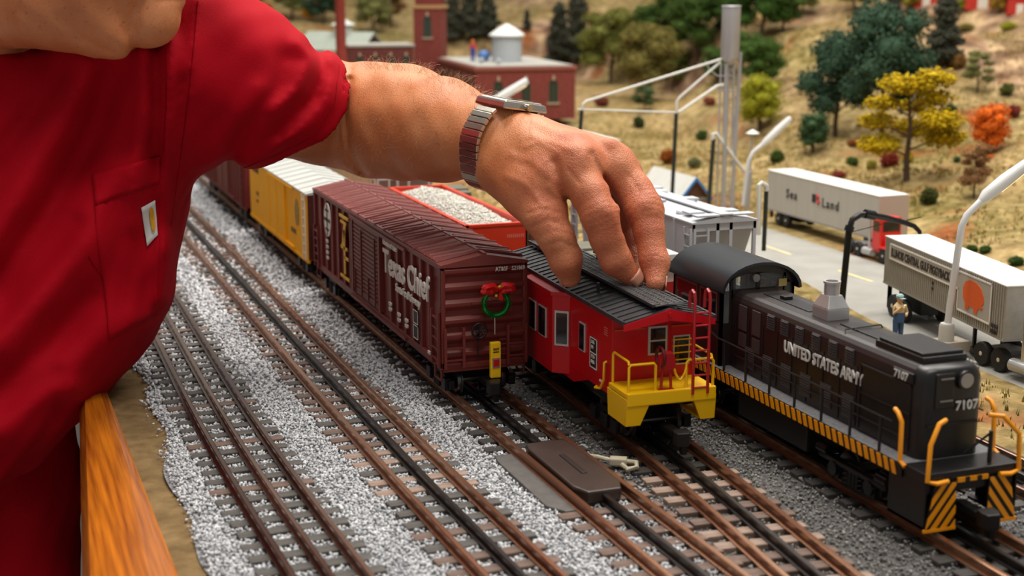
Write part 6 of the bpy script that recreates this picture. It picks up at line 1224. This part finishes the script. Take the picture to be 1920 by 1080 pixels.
# redness of knuckles and fingers as a point attribute
allV = np.concatenate([V1, V2]); tone = np.zeros(nv)
for c, w in [(c, 1.0) for c in FING.values()]+[(THUMB[2:], .9)]:
    for i_, p in enumerate(c): q = atZ(*p[:3]); r = 3.2 if i_ == 0 else 2.4; tone = np.maximum(tone, w*np.exp(-((allV-q)**2).sum(1)/r**2))
at = me.attributes.new('tone', 'FLOAT', 'POINT'); at.data.foreach_set('value', tone.astype(np.float32))
def skin_material():
    m = bpy.data.materials.new('skin'); m.use_nodes = True; nt = m.node_tree; b = nt.nodes['Principled BSDF']; b.inputs['Roughness'].default_value = .46; b.inputs['Specular IOR Level'].default_value = .42
    b.inputs['Subsurface Weight'].default_value = .12; b.inputs['Subsurface Radius'].default_value = (.008, .003, .0015); b.inputs['Subsurface Scale'].default_value = .5
    tc = nt.nodes.new('ShaderNodeTexCoord'); a = nt.nodes.new('ShaderNodeAttribute'); a.attribute_name = 'tone'
    def noise(sc, det=5, dist=0): n = nt.nodes.new('ShaderNodeTexNoise'); n.inputs['Scale'].default_value = sc; n.inputs['Detail'].default_value = det; n.inputs['Distortion'].default_value = dist; nt.links.new(tc.outputs['Object'], n.inputs['Vector']); return n.outputs['Fac']
    def ramp(src, st):
        r = nt.nodes.new('ShaderNodeValToRGB'); e = r.color_ramp.elements
        while len(e) < len(st): e.new(.5)
        for i, (p, c) in enumerate(st): e[i].position = p; e[i].color = lin(c)
        nt.links.new(src, r.inputs[0]); return r.outputs[0]
    tan = ramp(noise(22, 6), [(.3, (182, 106, 62)), (.5, (198, 124, 78)), (.7, (210, 142, 96))]); pink = ramp(noise(45, 6), [(.3, (172, 84, 58)), (.5, (196, 110, 78)), (.72, (210, 138, 100))])
    mx = nt.nodes.new('ShaderNodeMix'); mx.data_type = 'RGBA'; nt.links.new(a.outputs['Fac'], mx.inputs[0]); nt.links.new(tan, mx.inputs[6]); nt.links.new(pink, mx.inputs[7])
    fr = ramp(noise(420, 3), [(.60, (255, 255, 255)), (.74, (206, 164, 140))]); mu = nt.nodes.new('ShaderNodeMix'); mu.data_type = 'RGBA'; mu.blend_type = 'MULTIPLY'; mu.inputs[0].default_value = .55; nt.links.new(mx.outputs[2], mu.inputs[6]); nt.links.new(fr, mu.inputs[7]); nt.links.new(mu.outputs[2], b.inputs['Base Color'])
    vo = nt.nodes.new('ShaderNodeTexVoronoi'); vo.feature = 'DISTANCE_TO_EDGE'; vo.inputs['Scale'].default_value = 620; mp = nt.nodes.new('ShaderNodeMapping'); mp.inputs['Scale'].default_value = (1.3, 1, .55); nt.links.new(tc.outputs['Object'], mp.inputs[0]); nt.links.new(mp.outputs[0], vo.inputs['Vector'])
    b1 = nt.nodes.new('ShaderNodeBump'); b1.inputs['Strength'].default_value = .5; b1.inputs['Distance'].default_value = .0006; nt.links.new(vo.outputs['Distance'], b1.inputs['Height'])
    wv = nt.nodes.new('ShaderNodeTexWave'); wv.inputs['Scale'].default_value = 190; wv.inputs['Distortion'].default_value = 16; wv.inputs['Detail'].default_value = 3; wv.inputs['Detail Scale'].default_value = 2.2; mp2 = nt.nodes.new('ShaderNodeMapping'); mp2.inputs['Rotation'].default_value = (0, .9, .5); nt.links.new(tc.outputs['Object'], mp2.inputs[0]); nt.links.new(mp2.outputs[0], wv.inputs['Vector'])
    b2 = nt.nodes.new('ShaderNodeBump'); b2.inputs['Distance'].default_value = .0008; mt = nt.nodes.new('ShaderNodeMath'); mt.operation = 'MULTIPLY_ADD'; mt.inputs[1].default_value = .42; mt.inputs[2].default_value = .03; nt.links.new(a.outputs['Fac'], mt.inputs[0]); nt.links.new(mt.outputs[0], b2.inputs['Strength']); nt.links.new(wv.outputs['Fac'], b2.inputs['Height']); nt.links.new(b1.outputs[0], b2.inputs['Normal']); nt.links.new(b2.outputs[0], b.inputs['Normal'])
    return m
skin = skin_material(); root_p = atZ(0, 900, 101)
man = thing('person', 'man in a red pocket T-shirt leaning over the layout, hand gripping the caboose roof', 'person', (0, 0, 0))
body = put('body', me, skin, man)
# hair on the back of the head (out of frame) and eyes
b = MB(); 
cH = atZ(95, -370, HZ+1.2); b.ball(cH, 10.0, 20, 12, (1, 1, .95)); tag(b.build('hair', mat('hair_grey', (120, 112, 104), .8, var=.2, vscale=200), man, smooth=True), 'short grey hair')
for dz in (-3.0, 3.0): MB().ball(atZ(352, -262, HZ+dz), 1.15, 12, 8).build('eye', mat('eye_white', (230, 226, 220), .2), man, smooth=True)
# fingernails
def nail(c, nrm_px, j=5, back=.35, w=.55, l=.42):
    tip = atZ(*c[5][:3]); pr_ = atZ(*c[4][:3]); ax = tip-pr_; ax /= np.linalg.norm(ax); out = atZ(c[5][0]+nrm_px[0], c[5][1]+nrm_px[1], c[5][2]+nrm_px[2])-tip; out -= ax*(out @ ax); out /= np.linalg.norm(out); sd = np.cross(ax, out); r = c[5][3]*c[5][2]/FPX
    vs_, n_, m_ = [], 6, 5
    for i in range(m_):
        s = -l+2*l*i/(m_-1)
        for k in range(n_): a = -.75+1.5*k/(n_-1); q = tip+ax*(s*.9+.05)+(out*math.cos(a)+sd*math.sin(a))*(r*1.03+.07*(1-s/l)*.9); vs_.append(q)
    g_ = [(i*n_+k, i*n_+k+1, (i+1)*n_+k+1, (i+1)*n_+k) for i in range(m_-1) for k in range(n_-1)]; bb = MB().add(vs_, g_); o = bb.build('fingernail', mat('nail', (200, 142, 118), .3, spec=.5), man, smooth=True)
    md = o.modifiers.new('thickness', 'SOLIDIFY'); md.thickness = .0006
nail(FING['index'], (18, -6, -1.2)); nail(FING['middle'], (24, -4, .5)); nail(THUMB, (-26, 6, .2))
# fine arm hair
hb = MB(); g = random.Random(3)
for i in range(420):
    px = g.uniform(665, 1010); py = g.uniform(118, 320); p = FA.hit(res, px, py, 88, 112)
    if p is None: continue
    e = .3; n_ = np.array([FA.sample(res, p+np.eye(3)[k]*e)-FA.sample(res, p-np.eye(3)[k]*e) for k in range(3)]); n_ /= max(np.linalg.norm(n_), 1e-6)
    d = n_*.5+RT*g.uniform(-.5, 1.0)+np.array([0, 0, g.uniform(-.5, .3)]); d /= np.linalg.norm(d); l = g.uniform(.35, .8); hb.tube([p-n_*.05, p+d*l*.5, p+d*l+n_*.15], [.0065, .006, .003], 3)
for i in range(260):
    px = g.uniform(680, 915); e0 = None
    for py in range(112, 200, 2):
        p = FA.hit(res, px, py, 92, 114)
        if p is not None: e0 = p; break
    if e0 is None: continue
    p = FA.hit(res, px, py+g.uniform(2, 16), 92, 114); p = e0 if p is None else p
    d = UP*g.uniform(.3, 1.0)+RT*g.uniform(-.9, 1.0); d /= np.linalg.norm(d); l = g.uniform(.4, 1.0); c_ = RT*g.uniform(-.3, .3)*l; hb.tube([p-UP*.05, p+d*l*.5+c_*.4, p+d*l*.85+c_, p+d*l+c_*1.8-UP*.1*l], [.0075, .007, .006, .004], 3)
o = hb.build('arm_hair', mat('arm_hair', (190, 150, 116), .5), man); o['kind'] = 'stuff'

# ---- shirt
SH_T = [[(110, 120, 102, 150), (105, 330, 103, 228), (78, 480, 102, 236), (38, 565, 101, 220), (-60, 690, 98, 205), (-200, 800, 95, 230)], [(-140, 40, 101, 150), (105, 250, 103, 200)], [(-140, 40, 101, 150), (-420, 140, 92, 180)], [(330, 110, 99, 160), (150, 280, 102, 200)]]
SH_L = [[(2, 740, 104, 124), (8, 900, 105, 134), (12, 1250, 105, 138)], [(-160, 850, 103, 150), (-160, 1250, 103, 150)]]
SLV = [(310, 120, 98.5, 165), (430, 152, 101, 149), (540, 205, 105, 120), (660, 245, 110, 108)]
lo, hi = bounds(sum(SH_T, [])+sum(SH_L, [])+SLV, .8); FS = Field(lo, hi, .26); sh = FS.new()
for c in SH_T: FS.chain(sh, c, 2.2)
lw = FS.new()
for c in SH_L: FS.chain(lw, c, 1.5)
sh = smin(sh, lw, .5); slv = FS.chain(FS.new(), SLV, 1.2)
A_, B_, C_ = atZ(651, 118, 108.5), atZ(632, 238, 102.5), atZ(428, 340, 103.0); nrm = np.cross(B_-A_, C_-A_); nrm /= np.linalg.norm(nrm); nrm = nrm if nrm @ RT > 0 else -nrm
x, y, z = FS.pts(tuple(slice(0, m) for m in FS.n)); pl = ((x-A_[0])*nrm[0]+(y-A_[1])*nrm[1]+(z-A_[2])*nrm[2]).astype(np.float32)
slv = np.maximum(slv, pl)
hole = FS.chain(FS.new(), [(p[0], p[1], p[2], p[3]+7) for p in UPPER]+[(700, 225, 107.5, 108)], .5); slv = np.maximum(slv, -np.maximum(hole, -pl-1.6))
sh = smin(sh, slv, 1.6)
# neck opening
nk = FS.chain(FS.new(), [(120, 10, HZ, 96), (20, -20, 94, 118), (-60, -60, 96, 150)], .8); nk = np.minimum(nk, FS.chain(FS.new(), [(278, 30, HZ, 70), (205, 40, HZ-1, 70)], .5)); sh = np.maximum(sh, -(nk-.15))
# cloth folds
msk = np.argwhere(np.abs(sh) < 1.6); P = FS.lo+FS.h*msk; qx, qy = px_of(P)
disp = np.zeros(len(P))
for pts, amp, w in [([(268, 96), (270, 200), (258, 300), (250, 420)], .42, 18), ([(292, 90), (292, 300)], -.30, 14), ([(315, 60), (318, 200), (308, 400), (300, 560)], .35, 16), ([(345, 150), (330, 300), (318, 420)], -.25, 14),
                    ([(372, 0), (352, 180), (332, 330), (312, 470)], .22, 12), ([(150, 120), (110, 230), (30, 380), (-30, 460)], .85, 48), ([(210, 150), (165, 260), (85, 400), (-10, 540)], -.85, 36), ([(235, 330), (150, 470), (0, 640)], .6, 44), ([(160, 560), (90, 650), (-10, 740)], -.6, 34), ([(250, 600), (120, 690), (0, 800)], .45, 40), ([(120, 140), (60, 220), (-10, 300)], -.6, 30), ([(140, 420), (60, 520), (-10, 600)], -.4, 20),
                    ([(140, 730), (90, 800), (10, 900), (-40, 940)], .35, 22), ([(115, 760), (60, 850), (-20, 950)], -.4, 18), ([(100, 700), (40, 740), (-20, 790)], -.3, 20),
                    ([(560, 80), (585, 110), (560, 165), (510, 205)], .30, 14), ([(590, 90), (610, 130), (590, 185), (520, 250)], -.25, 13), ([(620, 110), (612, 190), (560, 250), (470, 305)], .22, 16), ([(530, 110), (520, 170), (440, 260)], -.22, 18), ([(480, 170), (430, 250), (390, 310)], .25, 22), ([(460, 240), (420, 320), (375, 350)], -.3, 14)]:
    disp += 1.8*amp*np.exp(-(seg_dist(qx, qy, pts)/w)**2)
disp += .16*np.sin(P[:, 0]*.9+P[:, 2]*.7)*np.sin(P[:, 1]*.6-P[:, 2]*.5)+.07*np.sin(P[:, 0]*2.1-P[:, 2]*1.7)*np.sin(P[:, 1]*1.9)
sh[msk[:, 0], msk[:, 1], msk[:, 2]] -= disp.astype(np.float32)
V3, Q3 = nets(sh, FS)
for _ in range(3):                                    # relax the cloth surface
    acc = np.zeros_like(V3); cn = np.zeros(len(V3))
    for a_, b_ in ((0, 1), (1, 2), (2, 3), (3, 0)):
        np.add.at(acc, Q3[:, a_], V3[Q3[:, b_]]); np.add.at(cn, Q3[:, a_], 1); np.add.at(acc, Q3[:, b_], V3[Q3[:, a_]]); np.add.at(cn, Q3[:, b_], 1)
    V3 = V3*.4+acc/cn[:, None]*.6
cloth = mat('red_cotton', (164, 0, 22), .8, var=.10, vscale=1500, bump=.35, bscale=1400, bdist=.0006, spec=.12)
cb = cloth.node_tree.nodes['Principled BSDF']; cb.inputs['Sheen Weight'].default_value = .0; cb.inputs['Sheen Roughness'].default_value = .5; cb.inputs['Sheen Tint'].default_value = lin((255, 120, 120))
shirt = put('shirt', mesh_np('shirt', V3, Q3), cloth, man); tag(shirt, 'red cotton T-shirt')
def surf(px, py, lift=0.0):
    p = FS.hit(sh, px, py, 80, 125)
    if p is None: return None
    return p-ray(px, py)/np.linalg.norm(ray(px, py))*lift
def patch(name, corners, nu, nv, lift, m, thick=.06, parent=man):
    """corners: TL,TR,BR,BL pixels; cloth patch lying on the shirt"""
    TL, TR, BR, BL = [np.array(c, float) for c in corners]; vs_ = []; last = None
    for j in range(nv+1):
        for i in range(nu+1):
            u, v = i/nu, j/nv; q = (TL*(1-u)+TR*u)*(1-v)+(BL*(1-u)+BR*u)*v; p = surf(q[0], q[1], lift); p = last if p is None else p; last = p; vs_.append(p)
    o = MB().add(vs_, [(j*(nu+1)+i, j*(nu+1)+i+1, (j+1)*(nu+1)+i+1, (j+1)*(nu+1)+i) for j in range(nv) for i in range(nu)]).build(name, m, parent, smooth=True)
    md = o.modifiers.new('thickness', 'SOLIDIFY'); md.thickness = thick*S; md.offset = 1; return o
pk = patch('pocket', [(171, 326), (299, 296), (296, 590), (206, 640)], 16, 24, .20, cloth, .30)
patch('pocket_hem', [(171, 326), (299, 294), (299, 345), (178, 384)], 16, 6, .30, cloth, .15, pk)
lb = patch('sewn_label', [(266, 390), (291, 376), (296, 440), (276, 462)], 6, 8, .40, mat('label_white', (206, 206, 204), .6), .06); 
gm_ = mat('label_gold', (206, 150, 30), .5); rim = [(286+4.6*math.cos(a)+.12*(22*math.sin(a)), 412+24*math.sin(a)) for a in np.linspace(0, 2*math.pi, 18, endpoint=False)]; rp_ = [surf(x_, y_, .52) for x_, y_ in rim]
o = MB().add(rp_+[surf(286, 412, .52)], [(i, (i+1) % 18, 18) for i in range(18)]).build('label_mark', gm_, lb); md = o.modifiers.new('thickness', 'SOLIDIFY'); md.thickness = .0004
def seam(pts, m=None):
    q = []
    for (x0, y0), (x1, y1) in zip(pts[:-1], pts[1:]):
        for t_ in np.linspace(0, 1, 8, endpoint=False): p = surf(x0+(x1-x0)*t_, y0+(y1-y0)*t_, .03); q.append(p) if p is not None else None
    if len(q) > 2: MB().tube(q, .045, 5).build('seam', m or mat('red_thread', (136, 4, 20), .9, spec=.05), man, smooth=True)
seam([(371, 2), (362, 100), (346, 240), (333, 330), (318, 440)]); seam([(310, 92), (311, 180), (306, 300)]); seam([(636, 122), (628, 190), (590, 255), (520, 290), (450, 318)])
seam([(165, 480), (190, 520), (206, 570), (206, 640)])

# ---- wristwatch
def watch():
    m_ = mat('watch_steel', (196, 188, 176), .22, .95, var=.06, vscale=100); m2 = mat('watch_dark', (90, 60, 56), .2, .8)
    c = atZ(942, 268, 96.6); a = atZ(935, 268, 96.8)-atZ(870, 252, 99.6); a /= np.linalg.norm(a); upv = np.array([0, 0, 1.])+RT*.20; upv -= a*(upv @ a); upv /= np.linalg.norm(upv); sd = np.cross(upv, a); sd = sd if sd @ RT > 0 else -sd
    t = thing('wristwatch', 'steel wristwatch with metal link bracelet on the outstretched wrist', 'watch', tuple(c)); n = 30; w = .95
    def radius(th):
        d = sd*math.cos(th)+upv*math.sin(th)
        for r in np.arange(1.0, 4.2, .03):
            if FA.sample(res, c+d*r) > 0: return r
        return 2.6
    th0, th1 = math.radians(128), math.radians(128+284)
    for i in range(n):
        ta, tb = th0+(th1-th0)*(i+.06)/n, th0+(th1-th0)*(i+.94)/n; b = MB(); vv = []
        for h in (.06, .30):
            for th in (ta, tb):
                r = max(radius(th), radius((ta+tb)/2)-.1)+h
                for s in (-1, 1): vv.append((sd*math.cos(th)+upv*math.sin(th))*r+a*s*w)
        b.add(vv, [(0, 1, 3, 2), (4, 6, 7, 5), (0, 4, 5, 1), (2, 3, 7, 6), (0, 2, 6, 4), (1, 5, 7, 3)]); b.build('link', m_, t, bevel=.04)
    r = radius(math.pi/2); top = upv*(r-.12)+sd*.25
    def blk(nm, hs, ha, z0, z1, mm, par, taper=0, bev=.08):
        vv = [];
        for zz, k in ((z0, 1), (z1, 1-taper)):
            for s, q in ((-1, -1), (1, -1), (1, 1), (-1, 1)): vv.append(top+sd*s*hs*k+a*q*ha*k+upv*zz)
        return MB().add(vv, [(0, 3, 2, 1), (4, 5, 6, 7), (0, 1, 5, 4), (1, 2, 6, 5), (2, 3, 7, 6), (3, 0, 4, 7)]).build(nm, mm, par, bevel=bev)
    cs = blk('case', 1.95, 1.6, -.1, .42, m_, t, .06, .12); blk('bezel', 1.7, 1.35, .40, .52, m_, cs, .08, .05); blk('crystal', 1.35, 1.05, .50, .54, mat('watch_glass', (20, 22, 26), .05), cs, 0, .01)
    MB().cyl(top+a*1.55+upv*.18, top+a*1.95+upv*.18, .24, n=14).build('crown', m_, cs, smooth=True)
watch()
